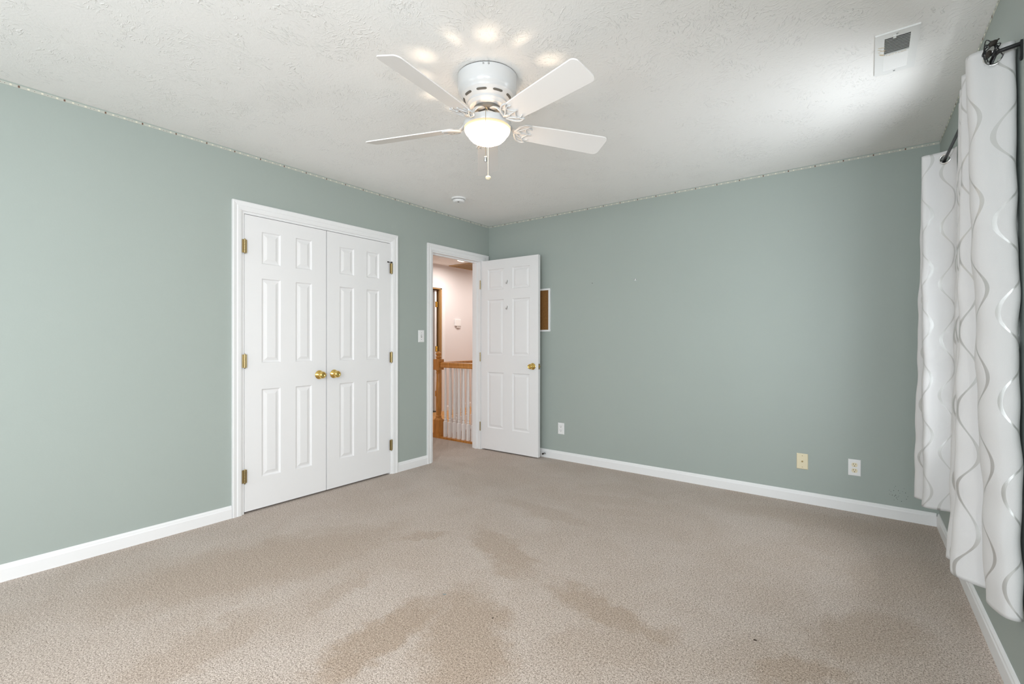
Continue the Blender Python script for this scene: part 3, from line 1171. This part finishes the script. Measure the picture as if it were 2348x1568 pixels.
def strip(P, length, start=0.0):
    """P(s, d, z): along, off the wall, height"""
    T = lambda a, b, c: P(a, b, c)
    m.box((0, 0.0002, zs0), (length, 0.0018, zs1), 0, T)
    s = start
    while s < length - 0.02:
        if s > 0.005:
            m.box((s - 0.0035, 0.0018, zs0 + 0.002), (s + 0.0035, 0.0026, zs1 - 0.001), 1, T)
        for f in (0.2, 0.5, 0.83):
            q = s + f * 0.166
            if 0 < q < length - 0.02:
                m.box((q - 0.004, 0.0018, zs0 + 0.003), (q + 0.004, 0.0034, zs1 - 0.003), 2, T)
        for f in (0.33, 0.62, 0.71):
            q = s + f * 0.166
            if 0 < q < length - 0.02:
                m.box((q - 0.0013, 0.0018, zs0 + 0.005), (q + 0.0013, 0.0024, zs1 - 0.006), 1, T)
        s += 0.166


strip(lambda s, d, z: (XL + d, YR + s, z), YB - YR - 0.003, (0.386 - YR) % 0.166)
strip(lambda s, d, z: (XL + 0.003 + s, YB - d, z), XR - XL - 0.006, 0.057)
strip(lambda s, d, z: tuple(RW(-d, -0.003 - s, z)), 3.4, 0.1)
tag(m.build('led_strip', [M_tape, M_contact, M_led]), 'thin pale LED tape along the top of the walls', 'light strip')


# ------------------------------------------------------------------ wall plates and small wall things
def plate_pts(w, h, bev, d0, d1, P):
    a = [P(-w / 2, d0, -h / 2), P(w / 2, d0, -h / 2), P(w / 2, d0, h / 2), P(-w / 2, d0, h / 2)]
    b = [P(-w / 2, d1 * 0.55, -h / 2), P(w / 2, d1 * 0.55, -h / 2), P(w / 2, d1 * 0.55, h / 2), P(-w / 2, d1 * 0.55, h / 2)]
    w2, h2 = w - 2 * bev, h - 2 * bev
    c = [P(-w2 / 2, d1, -h2 / 2), P(w2 / 2, d1, -h2 / 2), P(w2 / 2, d1, h2 / 2), P(-w2 / 2, d1, h2 / 2)]
    return [a, b, c]


def disc(m, P, x, z, rx, rz, d0, d1, mi=0, n=20, flat=None):
    r0, r1 = [], []
    for k in range(n):
        a = 2 * pi * k / n
        X, Z = rx * cos(a), rz * sin(a)
        if flat:
            Z = max(-flat, min(flat, Z))
        r0.append(P(x + X, d0, z + Z)); r1.append(P(x + X, d1, z + Z))
    m.loops([r0, r1], mi, True, False, True)


def outlet(x, z, label, facemat):
    o = thing('wall_outlet', (x, YB, z), label, 'outlet', 'duplex outlets on the back wall')
    P = lambda a, d_, c: (x + a, YB - d_, z + c)
    m = MB(); m.loops(plate_pts(0.071, 0.112, 0.004, 0.0005, 0.006, P), 0, True, True, True)
    m.build('cover_plate', M_plastic, o)
    for dz in (0.0195, -0.0195):
        m = MB()
        disc(m, P, 0, dz, 0.0172, 0.0172, 0.005, 0.0075, 0, 28, flat=0.0142)
        r = m.build('receptacle', facemat, o)
        m = MB()
        m.box(P(-0.0078, 0.0072, dz + 0.0005), P(-0.0052, 0.0079, dz + 0.0092))
        m.box(P(0.0052, 0.0072, dz + 0.0015), P(0.0076, 0.0079, dz + 0.0088))
        disc(m, P, 0, dz - 0.0075, 0.0029, 0.0029, 0.0072, 0.0079, 0, 12)
        m.build('slots', M_dark, r)
    m = MB(); disc(m, P, 0, 0, 0.0028, 0.0028, 0.0058, 0.0072, 0, 12)
    m.build('plate_screw', M_plastic, o)


outlet(-2.423, 0.308, 'white duplex outlet right of the open door', M_plastic)
outlet(-0.0775, 0.304, 'duplex outlet with cream sockets near the far curtain', M_cream)

o = thing('cable_plate', (-0.3845, YB, 0.30), 'ivory cable jack plate left of the cream-socket outlet', 'wall plate')
P = lambda a, d_, c: (-0.3845 + a, YB - d_, 0.30 + c)
m = MB(); m.loops(plate_pts(0.071, 0.112, 0.004, 0.0005, 0.006, P), 0, True, True, True); m.build('cover_plate', M_ivory, o)
m = MB(); disc(m, P, 0, 0, 0.0062, 0.0062, 0.0055, 0.0095, 0, 6); disc(m, P, 0, 0, 0.0040, 0.0040, 0.0095, 0.0150, 0, 16); m.build('coax_jack', M_oldbrass, o)
for dz in (0.041, -0.041):
    m = MB(); disc(m, P, 0, dz, 0.0026, 0.0026, 0.0058, 0.0070, 0, 12); m.build('plate_screw', M_oldbrass, o)

o = thing('light_switch', (XL, 3.016, 1.217), 'white toggle switch between closet and doorway', 'light switch')
P = lambda a, d_, c: (XL + d_, 3.016 + a, 1.217 + c)
m = MB(); m.loops(plate_pts(0.071, 0.112, 0.004, 0.0005, 0.006, P), 0, True, True, True); m.build('cover_plate', M_plastic, o)
m = MB(); m.box(P(-0.0055, 0.0055, -0.0125), P(0.0055, 0.0068, 0.0125), 1)
m.loops([[P(-0.004, 0.0065, -0.006), P(0.004, 0.0065, -0.006), P(0.004, 0.0065, 0.006), P(-0.004, 0.0065, 0.006)],
         [P(-0.0035, 0.017, 0.004), P(0.0035, 0.017, 0.004), P(0.0035, 0.017, 0.010), P(-0.0035, 0.017, 0.010)]], 0, True, False, True)
m.build('toggle', [M_plastic, M_slot], o)
for dz in (0.030, -0.030):
    m = MB(); disc(m, P, 0, dz, 0.0026, 0.0026, 0.0058, 0.0070, 0, 12); m.build('plate_screw', M_slot, o)

# cork board half hidden behind the open door
cb = thing('cork_board', (-2.77, YB, 1.268), 'white framed cork board partly behind the open door', 'cork board')
x0, x1, zb, zt, fwid = -2.99, -2.549, 1.268, 1.702, 0.018
m = MB()
for a, b, c, d_ in ((x0, x1, zt - fwid, zt), (x0, x1, zb, zb + fwid), (x0, x0 + fwid, zb + fwid, zt - fwid), (x1 - fwid, x1, zb + fwid, zt - fwid)):
    m.box((a, YB - 0.016, c), (b, YB - 0.0005, d_))
m.build('board_frame', M_white, cb, bevel=0.002)
m = MB(); m.box((x0 + fwid, YB - 0.009, zb + fwid), (x1 - fwid, YB - 0.0005, zt - fwid))
m.build('cork_panel', M_cork, cb)

m = MB(); m.cyl((-2.082, YB + 0.002, 1.718), (-2.084, YB - 0.006, 1.7195), 0.0024, 8)
tag(m.build('nail', M_rubber, smooth=True), 'lone dark nail left in the back wall', 'nail')
m = MB()
m.cyl((-1.658, YB + 0.001, 1.719), (-1.658, YB - 0.003, 1.719), 0.0075, 14, 0)
m.cyl((-1.664, YB + 0.001, 1.7215), (-1.664, YB - 0.005, 1.7215), 0.0028, 8, 1)
m.cyl((-1.651, YB + 0.001, 1.7205), (-1.651, YB - 0.005, 1.7205), 0.0024, 8, 1)
tag(m.build('wall_anchor', [M_plastic, M_rubber], smooth=True), 'small pale wall anchor with dark holes in the back wall', 'wall anchor')


# ------------------------------------------------------------------ curtains and rod
RLX, RZ = -0.060, 2.102
rod = thing('curtain_rod', tuple(RW(RLX, -1.2, RZ)), 'thin black wrap-around curtain rod on the window wall', 'curtain rod')
m = MB()
far, near = -0.33, -1.846
path = [RW(-0.004, far, RZ), RW(RLX + 0.02, far, RZ), RW(RLX + 0.006, far - 0.004, RZ), RW(RLX, far - 0.02, RZ), RW(RLX, (far + near) / 2, RZ), RW(RLX, near + 0.02, RZ + 0.004),
        RW(RLX + 0.006, near + 0.004, RZ + 0.005), RW(RLX + 0.02, near, RZ + 0.006), RW(-0.004, near + 0.002, RZ + 0.012)]
m.tube(path, 0.0065, 14)
m.build('rod', M_black, rod, smooth=True, angle=80)
for ly, dz in ((far, 0), (near + 0.002, 0.012)):
    m = MB()
    m.box((-0.006, ly - 0.006, RZ + dz - 0.052), (-0.0006, ly + 0.006, RZ + dz + 0.010), T=lambda a, b, c: tuple(RW(a, b, c)))
    q = RW(-0.008, ly, RZ + dz - 0.045)
    m.lathe([(0, 0), (0.0045, 0.001), (0.005, 0.004)], q, Vector((cos(TH), sin(TH), 0)), 10)
    m.build('rod_bracket', M_black, rod)

NTp = [(-0.006, -1.745), (-0.014, -1.816), (-0.061, -1.812), (-0.110, -1.800), (-0.121, -1.769), (-0.107, -1.735), (-0.050, -1.705), (-0.085, -1.665), (-0.114, -1.639), (-0.085, -1.605), (-0.045, -1.575), (-0.085, -1.535), (-0.102, -1.505), (-0.075, -1.465), (-0.045, -1.435), (-0.078, -1.395), (-0.086, -1.365), (-0.050, -1.325)]
NBp = [(-0.006, -1.800), (-0.012, -1.926), (-0.047, -1.936), (-0.068, -1.890), (-0.078, -1.835), (-0.063, -1.785), (-0.046, -1.746), (-0.091, -1.725), (-0.132, -1.694), (-0.141, -1.654), (-0.116, -1.614), (-0.078, -1.585), (-0.120, -1.544), (-0.136, -1.504), (-0.107, -1.445), (-0.066, -1.405), (-0.108, -1.345), (-0.068, -1.285)]
FTp = [(-0.022, -0.800), (-0.035, -0.771), (-0.075, -0.745), (-0.133, -0.734), (-0.147, -0.714), (-0.128, -0.674), (-0.045, -0.645), (-0.100, -0.604), (-0.134, -0.584), (-0.105, -0.554), (-0.045, -0.525), (-0.090, -0.485), (-0.116, -0.454), (-0.050, -0.405)]
FBp = [(-0.026, -0.840), (-0.045, -0.815), (-0.084, -0.805), (-0.132, -0.784), (-0.142, -0.744), (-0.130, -0.704), (-0.085, -0.675), (-0.137, -0.634), (-0.167, -0.603), (-0.148, -0.554), (-0.085, -0.515), (-0.123, -0.474), (-0.142, -0.434), (-0.085, -0.375)]


def spline(P, per):
    Q = []
    for i in range(len(P) - 1):
        for s in range(per):
            f = s / per
            p0, p1, p2, p3 = [Vector((*P[min(max(k, 0), len(P) - 1)], 0)) for k in (i - 1, i, i + 1, i + 2)]
            Q.append(0.5 * ((2 * p1) + (p2 - p0) * f + (2 * p0 - 5 * p1 + 4 * p2 - p3) * f * f + (3 * p1 - p0 - 3 * p2 + p3) * f ** 3))
    Q.append(Vector((*P[-1], 0)))
    return Q


def curtain(PT, PB, ztop, zhem, label, seed, ripple, du=0.0, dv=0.0):
    rnd = random.Random(seed)
    ph = [rnd.random() * 6.28 for _ in range(6)]
    T_, B_ = spline(PT, 11), spline(PB, 11)
    n = len(T_)
    rows = 150
    us = [0.0]
    for i in range(1, n):
        us.append(us[-1] + ((T_[i] - T_[i - 1]).length + (B_[i] - B_[i - 1]).length) / 2)
    cen = RW(RLX, (PT[0][1] + PT[-1][1]) / 2, 0)
    root = thing('curtain', (cen.x, cen.y, zhem), label, 'curtain', 'grey ribbon-pattern curtains on the rod')
    # crossings of the cloth with the rod carry the grommets
    cross = []
    for i in range(1, n):
        a, b = T_[i - 1].x - RLX, T_[i].x - RLX
        if a * b < 0:
            f = a / (a - b)
            p = T_[i - 1].lerp(T_[i], f)
            d = (T_[i] - T_[i - 1]).normalized()
            cross.append((p, d))
    verts, uvs = [], []
    for j in range(rows + 1):
        f = j / rows
        z = ztop + (zhem - ztop) * f
        g = f ** 1.05
        for i in range(n):
            p = T_[i].lerp(B_[i], g)
            amp = ripple * min(1.0, f * 3)
            u = us[i]
            wob = amp * (sin(z * 21 + u * 9 + ph[0]) * 0.5 + sin(z * 37 - u * 14 + ph[1]) * 0.32 + sin(z * 11 + u * 5 + ph[2]) * 0.5)
            q = RW(min(p.x + wob, -0.0045), p.y + wob * 0.5, z - 0.006 * sin(u * 9 + ph[3]) * f)
            verts.append(q)
            uvs.append((u + du, z + dv))
    keep = []
    for j in range(rows):
        for i in range(n - 1):
            k = j * n + i
            c = (verts[k] + verts[k + 1] + verts[k + n] + verts[k + n + 1]) / 4
            if any((c - RW(pp.x, pp.y, RZ)).length < 0.0195 for pp, _ in cross):
                continue
            keep.append((k, k + n, k + n + 1, k + 1))
    ox, oy, oz = WORLD[root.name]
    me = bpy.data.meshes.new('curtain_panel')
    me.from_pydata([(v.x - ox, v.y - oy, v.z - oz) for v in verts], [], keep)
    me.materials.append(M_curtain)
    me.materials.append(M_lining)
    uvl = me.uv_layers.new(name='cloth')
    for poly in me.polygons:
        for li in poly.loop_indices:
            uvl.data[li].uv = uvs[me.loops[li].vertex_index]
    me.polygons.foreach_set('use_smooth', [True] * len(me.polygons))
    ob = bpy.data.objects.new('curtain_panel', me)
    C.objects.link(ob)
    ob.parent = root
    so = ob.modifiers.new('cloth', 'SOLIDIFY')
    so.thickness = 0.0022
    so.offset = 0
    WORLD[ob.name] = (ox, oy, oz)
    for pp, dd in cross:
        m = MB()
        c = RW(pp.x, pp.y, RZ)
        dw = RW(dd.x, dd.y, 0) - RW(0, 0, 0)
        ax = Vector((dw.y, -dw.x, 0)).normalized()
        m.lathe([(0.0185, -0.0035), (0.0205, -0.0055), (0.0255, -0.0045), (0.0275, -0.0015), (0.0275, 0.0015), (0.0255, 0.0045), (0.0205, 0.0055), (0.0185, 0.0035), (0.0185, -0.0035)], c, ax, 32)
        m.build('grommet', M_chrome, root, smooth=True, angle=60)
    return root


curtain(NTp, NBp, 2.140, 0.325, 'near grey curtain bunched at the right edge, cord hanging on it', 5, 0.0045, -0.056)
curtain(FTp, FBp, 2.142, 0.318, 'far grey curtain in the corner, lit brighter by the window', 9, 0.004, 0.02, 0.091)

# tangled black power cord hooked over the rod end
pcord = thing('power_cord', tuple(RW(RLX, -1.835, RZ)), 'tangled black power cord hung on the near rod end', 'power cord')
m = MB()
rr = random.Random(11)
base = RW(RLX - 0.012, -1.838, RZ + 0.014)
ctrl = []
for i in range(17):
    a = i * 2.25
    rad = 0.013 + 0.016 * rr.random()
    ctrl.append((base + Vector((rad * cos(a), 0.010 * (rr.random() - 0.5), 0.004 + 1.25 * rad * sin(a) + 0.010 * (rr.random() - 0.5)))))
Q = []
for i in range(len(ctrl) - 1):
    for s in range(7):
        f = s / 7
        p0, p1, p2, p3 = ctrl[max(i - 1, 0)], ctrl[i], ctrl[i + 1], ctrl[min(i + 2, len(ctrl) - 1)]
        Q.append(0.5 * ((2 * p1) + (p2 - p0) * f + (2 * p0 - 5 * p1 + 4 * p2 - p3) * f * f + (3 * p1 - p0 - 3 * p2 + p3) * f ** 3))
m.tube(Q, 0.0015, 8)
m.build('cord', M_black, pcord, smooth=True, angle=80)
m = MB()
c = base + Vector((0.004, -0.014, 0.018))
m.lathe([(0.0, -0.011), (0.005, -0.010), (0.0072, -0.004), (0.0072, 0.006), (0.005, 0.010), (0.0022, 0.013), (0.0022, 0.018), (0, 0.018)], c, (0.75, 0.1, 0.55), 12)
m.lathe([(0.0, -0.010), (0.006, -0.009), (0.0072, 0.0), (0.006, 0.009), (0.0, 0.010)], base + Vector((-0.006, -0.012, -0.012)), (0.3, 0.2, 1), 12)
m.build('plug', M_rubber, pcord, smooth=True)


# ------------------------------------------------------------------ crumbs on the carpet
def crumb(x, y, L, w, h, ang, label, mt, seed):
    rnd = random.Random(seed)
    m = MB()
    n = 9
    rings = []
    for zf, sc_ in ((0.0, 0.85), (0.45, 1.0), (0.85, 0.7), (1.0, 0.25)):
        ring = []
        for k in range(n):
            a = 2 * pi * k / n
            rnd2 = 0.8 + 0.35 * random.Random(seed * 31 + k).random()
            px, py = L * cos(a) * rnd2 * sc_, w * sin(a) * rnd2 * sc_
            ring.append((x + px * cos(ang) - py * sin(ang), y + px * sin(ang) + py * cos(ang), zf * h))
        rings.append(ring)
    m.loops(rings, 0, True, True, True)
    tag(m.build('crumb', mt, smooth=True), label, 'crumb')


crumb(-0.354, 2.044, 0.0075, 0.0028, 0.004, 0.25, 'dark brown crumb on the carpet at right foreground', M_crumb, 2)
crumb(-1.560, 1.545, 0.0085, 0.004, 0.004, 0.5, 'grey scrap of lint on the carpet in the centre foreground', M_lint, 4)
crumb(-1.265, 1.537, 0.0045, 0.003, 0.003, 1.3, 'tiny black crumb right of the grey lint scrap', M_crumb, 6)


# ------------------------------------------------------------------ hall beyond the doorway
YH0, YH1 = 2.93, 7.4
NX, NY = -4.188, 4.045          # newel post
WX0, WY1 = NX - 0.045, 6.6      # stair well: x > WX0, NY+.05 < y < WY1
mb = MB(); mb.box((XF, YH0, -0.15), (XH, NY - 0.045, 0.0))
struct(mb.build('floor', M_carpet_hall, origin=Z0), 'beige hall carpet just beyond the doorway', 'floor')
mb = MB()
mb.box((XF, NY - 0.045, -0.15), (WX0, YH1, 0.0))
mb.box((WX0, WY1, -0.15), (XH, YH1, 0.0))
struct(mb.build('floor', M_woodfloor, origin=Z0), 'honey oak hall floor beyond the stair railing', 'floor')
mb = MB()
mb.box((WX0, NY - 0.045, -2.6), (WX0 + 0.02, WY1, -0.15))
mb.box((WX0, NY - 0.045, -2.6), (XH, NY - 0.025, -0.15))
mb.box((WX0, WY1 - 0.02, -2.6), (XH, WY1, -0.15))
mb.box((XH - 0.02, NY - 0.045, -2.6), (XH, WY1, -0.15))
mb.box((WX0, NY - 0.045, -2.62), (XH, WY1, -2.6))
struct(mb.build('wall_stairwell', M_hallwall, origin=Z0), 'white stair well below the railing', 'wall')
mb = MB(); mb.box((XF - 0.1, YH0 - 0.1, H), (XH, YH1 + 0.1, H + 0.1))
struct(mb.build('ceiling', M_ceil, origin=Z0), 'hall ceiling beyond the doorway', 'ceiling')
HD0, HD1, HDT = 4.78, 5.560, 2.05
mb = grid_wall([YH0, HD0, HD1, YH1], [0, HDT, H], [(HD0, HD1, 0, HDT)], lambda u, v, t: (t, u, v), XF, XF - 0.115)
struct(mb.build('wall_hall', M_hallwall, origin=Z0), 'pinkish white hall wall seen through the doorway', 'wall')
mb = MB()
mb.box((XF - 0.115, YH0 - 0.1, 0), (XH, YH0, H))
mb.box((XF - 0.115, YH1, 0), (XH + 0.02, YH1 + 0.1, H))
mb.box((XH, YB + 0.115, -2.6), (XH + 0.02, YH1, H))
struct(mb.build('wall_hall', M_hallwall, origin=Z0), 'end walls of the hall', 'wall')
# room behind the far hall door, its dimness put into the wall colour
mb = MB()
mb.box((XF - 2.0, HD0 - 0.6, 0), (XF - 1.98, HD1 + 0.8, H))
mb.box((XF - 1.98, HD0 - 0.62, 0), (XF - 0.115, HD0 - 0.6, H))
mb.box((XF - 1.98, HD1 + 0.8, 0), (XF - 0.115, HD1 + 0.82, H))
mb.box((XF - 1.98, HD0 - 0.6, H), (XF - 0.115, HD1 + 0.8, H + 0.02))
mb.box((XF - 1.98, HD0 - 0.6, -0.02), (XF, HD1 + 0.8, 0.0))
struct(mb.build('wall_far', mat('far_room_dimness', (0.20, 0.15, 0.09), 0.8), origin=Z0), 'dim room beyond the far hall door', 'wall')
baseboard('baseboard_hall', [((XF, YH0), (XF, HD0 - 0.07), (1, 0, 0)), ((XF, HD1 + 0.07), (XF, YH1), (1, 0, 0))], 'white baseboard in the hall')
casing('trim_3', HD0, HD1, HDT, 0.066, XF, 1, 'white casing of the far hall door', jambs=False)
m = MB()
m.box((XF - 0.115, HD1 - 0.020, 0), (XF, HD1, HDT))
m.box((XF - 0.115, HD0, 0), (XF, HD0 + 0.020, HDT))
m.box((XF - 0.115, HD0, HDT - 0.018), (XF, HD1, HDT))
m.box((XF - 0.043, HD1 - 0.032, 0), (XF - 0.010, HD1 - 0.020, HDT - 0.018))
struct(m.build('trim_4', M_jamb_tan, origin=Z0), 'tan stained jamb of the far hall door', 'door jamb')
d = thing('door_4', (XF - 0.06, 5.51, 0.012), 'far hall door swung open into the dim room', 'door', kind='structure')
m = MB(); m.box((XF - 0.80, 5.462, 0.012), (XF - 0.062, 5.502, 2.02)); m.build('door_leaf', M_white, d)
for z in (1.783, 1.041, 0.30):
    m = MB()
    m.cyl((XF - 0.056, 5.511, z - 0.045), (XF - 0.056, 5.511, z + 0.045), 0.0075, 12)
    m.box((XF - 0.0615, 5.470, z - 0.045), (XF - 0.0595, 5.508, z + 0.045))
    m.box((XF - 0.059, 5.513, z - 0.045), (XF - 0.056, 5.527, z + 0.045))
    m.build('hinge', M_brass, d)

# railing round the stair well
rl = thing('stair_railing', (NX, NY, 0), 'oak and white stair railing in the hall, seen through the doorway', 'railing')
m = MB()
b = 0.045
m.box((NX - b - 0.008, NY - b - 0.008, 0.0), (NX + b + 0.008, NY + b + 0.008, 0.055))
m.box((NX - b, NY - b, 0.055), (NX + b, NY + b, 0.215))


def sq_to_round(z0_, z1_, s, r):
    A, B = [], []
    for k in range(16):
        a = 2 * pi * k / 16 + pi / 16
        q = max(abs(cos(a)), abs(sin(a)))
        A.append((NX + s * cos(a) / q, NY + s * sin(a) / q, z0_)); B.append((NX + r * cos(a), NY + r * sin(a), z1_))
    m.loops([A, B], 0, True)


sq_to_round(0.215, 0.245, b, 0.030)
m.lathe([(0.030, 0.245), (0.036, 0.250), (0.036, 0.258), (0.028, 0.264), (0.031, 0.30), (0.033, 0.45), (0.030, 0.62), (0.026, 0.75), (0.025, 0.775), (0.031, 0.780), (0.031, 0.788), (0.026, 0.792), (0.030, 0.812), (0.040, 0.822)], (NX, NY, 0), n=24)
m.box((NX - b, NY - b, 0.822), (NX + b, NY + b, 0.950))
m.lathe([(0.040, 0.950), (0.030, 0.956), (0.026, 0.962), (0.036, 0.972), (0.036, 0.980), (0.026, 0.988), (0.024, 0.996), (0.034, 1.006), (0.037, 1.016), (0.032, 1.028), (0.018, 1.036), (0.012, 1.044), (0.0, 1.047)], (NX, NY, 0), n=24)
m.build('newel_post', M_wood, rl, smooth=True, angle=35)
RP = [(-0.030, 0.852), (0.030, 0.852), (0.033, 0.866), (0.028, 0.880), (0.031, 0.895), (0.027, 0.910), (0.010, 0.918), (-0.010, 0.918), (-0.027, 0.910), (-0.031, 0.895), (-0.028, 0.880), (-0.033, 0.866)]
m = MB(); m.loops([[(NX + b, NY + a, z) for a, z in RP], [(XH - 0.003, NY + a, z) for a, z in RP]], 0, True, True, True)
m.build('handrail', M_wood, rl, smooth=True, angle=30)
m = MB(); m.loops([[(NX + a, NY + b, z) for a, z in RP], [(NX + a, WY1, z) for a, z in RP]], 0, True, True, True)
m.build('handrail', M_wood, rl, smooth=True, angle=30)
m = MB(); m.box((NX + b + 0.008, NY - 0.05, 0.0005), (XH - 0.003, NY + 0.045, 0.020)); m.box((NX + b + 0.008, NY - 0.052, -0.10), (XH - 0.003, NY - 0.048, 0.0005)); m.build('base_rail', M_wood, rl)
m = MB(); m.box((NX - 0.05, NY + b + 0.008, 0.0005), (NX + 0.045, WY1, 0.020)); m.build('base_rail', M_wood, rl)


def baluster_mesh(x, y):
    mm = MB()
    s = 0.0175
    mm.box((x - s, y - s, 0.020), (x + s, y + s, 0.200))
    A, B = [], []
    for k in range(12):
        a = 2 * pi * k / 12 + pi / 12
        q = max(abs(cos(a)), abs(sin(a)))
        A.append((x + s * cos(a) / q, y + s * sin(a) / q, 0.200)); B.append((x + 0.010 * cos(a), y + 0.010 * sin(a), 0.216))
    mm.loops([A, B], 0, True)
    mm.lathe([(0.010, 0.216), (0.016, 0.222), (0.016, 0.232), (0.010, 0.238), (0.013, 0.250), (0.016, 0.262), (0.014, 0.275), (0.0165, 0.34), (0.016, 0.45), (0.0135, 0.65), (0.0105, 0.82), (0.010, 0.856)], (x, y, 0), n=14, cap1=True)
    return mm


bal0 = None
spots = [(-4.070 + k * 0.0745, NY) for k in range(8)] + [(NX, NY + 0.118 + k * 0.0985) for k in range(24)]
for (x, y) in spots:
    if bal0 is None:
        bal0 = baluster_mesh(x, y).build('baluster', M_rail_white, rl, smooth=True, angle=35, origin=(x, y, 0.02))
    else:
        c = bal0.copy()
        C.objects.link(c)
        c.parent = rl
        c.location = (x - NX, y - NY, 0.02)

# tan return-air grille in the hall ceiling
gx0, gx1, gy0, gy1 = -5.62, -5.16, 5.66, 6.30
gr = thing('return_grille', ((gx0 + gx1) / 2, (gy0 + gy1) / 2, H), 'tan slatted return grille on the hall ceiling', 'air grille')
m = MB()
for a, b2, c, d_ in ((gx0, gx1, gy0, gy0 + 0.03), (gx0, gx1, gy1 - 0.03, gy1), (gx0, gx0 + 0.03, gy0 + 0.03, gy1 - 0.03), (gx1 - 0.03, gx1, gy0 + 0.03, gy1 - 0.03)):
    m.box((a, c, H - 0.014), (b2, d_, H - 0.0005))
m.build('grille_frame', M_grille, gr)
m = MB()
m.box((gx0 + 0.03, gy0 + 0.03, H - 0.0015), (gx1 - 0.03, gy1 - 0.03, H - 0.0008), 1)
for i in range(9):
    x = gx0 + 0.055 + i * 0.0435
    m.box((x - 0.011, gy0 + 0.03, H - 0.012), (x + 0.011, gy1 - 0.03, H - 0.009), 0)
m.build('grille_slats', [M_grille, M_duct], gr)

lamp = thing('ceiling_light', (-5.046, 5.377, H), 'lit flush light on the hall ceiling', 'ceiling light')
m = MB(); m.lathe([(0.0, H), (0.085, H), (0.085, H - 0.010), (0.075, H - 0.014)], (-5.046, 5.377, 0), n=32); m.build('trim_ring', M_plastic, lamp, smooth=True)
m = MB(); m.lathe([(0.075, H - 0.012), (0.070, H - 0.018), (0.04, H - 0.028), (0.0, H - 0.031)], (-5.046, 5.377, 0), n=32); m.build('lamp_glass', M_hallglow, lamp, smooth=True)
lp = area('hall_light', (-5.046, 5.377, H - 0.036), (0, 0, -1), 0.16, 0.16, 17, (1.0, 0.93, 0.88))
lp_fill_far = area('hall_light', (-4.90, 6.75, H - 0.036), (0, 0, -1), 0.16, 0.16, 10, (1.0, 0.92, 0.86))  # added lamp out of view, lifts the far hall wall
lp_fill_near = area('hall_light', (-4.95, 3.35, H - 0.036), (0, 0, -1), 0.16, 0.16, 10, (1.0, 0.92, 0.86))  # added lamp out of view, lifts the near end of the hall
fill_far = dup(lamp, (-4.90, 6.75, H), 'added unseen flush light farther down the hall, past the slatted grille')
fill_near = dup(lamp, (-4.95, 3.35, H), 'added unseen flush light on the hall ceiling nearest the doorway')
det = thing('smoke_detector', (-5.10, 5.007, H), 'small round white detector on the hall ceiling', 'smoke detector')
m = MB(); m.lathe([(0.0, H), (0.062, H), (0.062, H - 0.010), (0.050, H - 0.026), (0.0, H - 0.030)], (-5.10, 5.007, 0), n=28); m.build('cover', M_plastic, det, smooth=True)

ch = thing('thermostat', (XF, 5.93, 1.40), 'small white control box on the hall wall', 'thermostat')
m = MB(); m.box((XF + 0.0005, 5.862, 1.432), (XF + 0.028, 5.998, 1.545)); m.build('housing', M_plastic, ch, bevel=0.004)
m = MB(); m.box((XF + 0.0005, 5.905, 1.398), (XF + 0.022, 5.990, 1.431)); m.build('lower_cover', mat('pale_grey_plastic', (0.60, 0.57, 0.55), 0.5), ch, bevel=0.003)
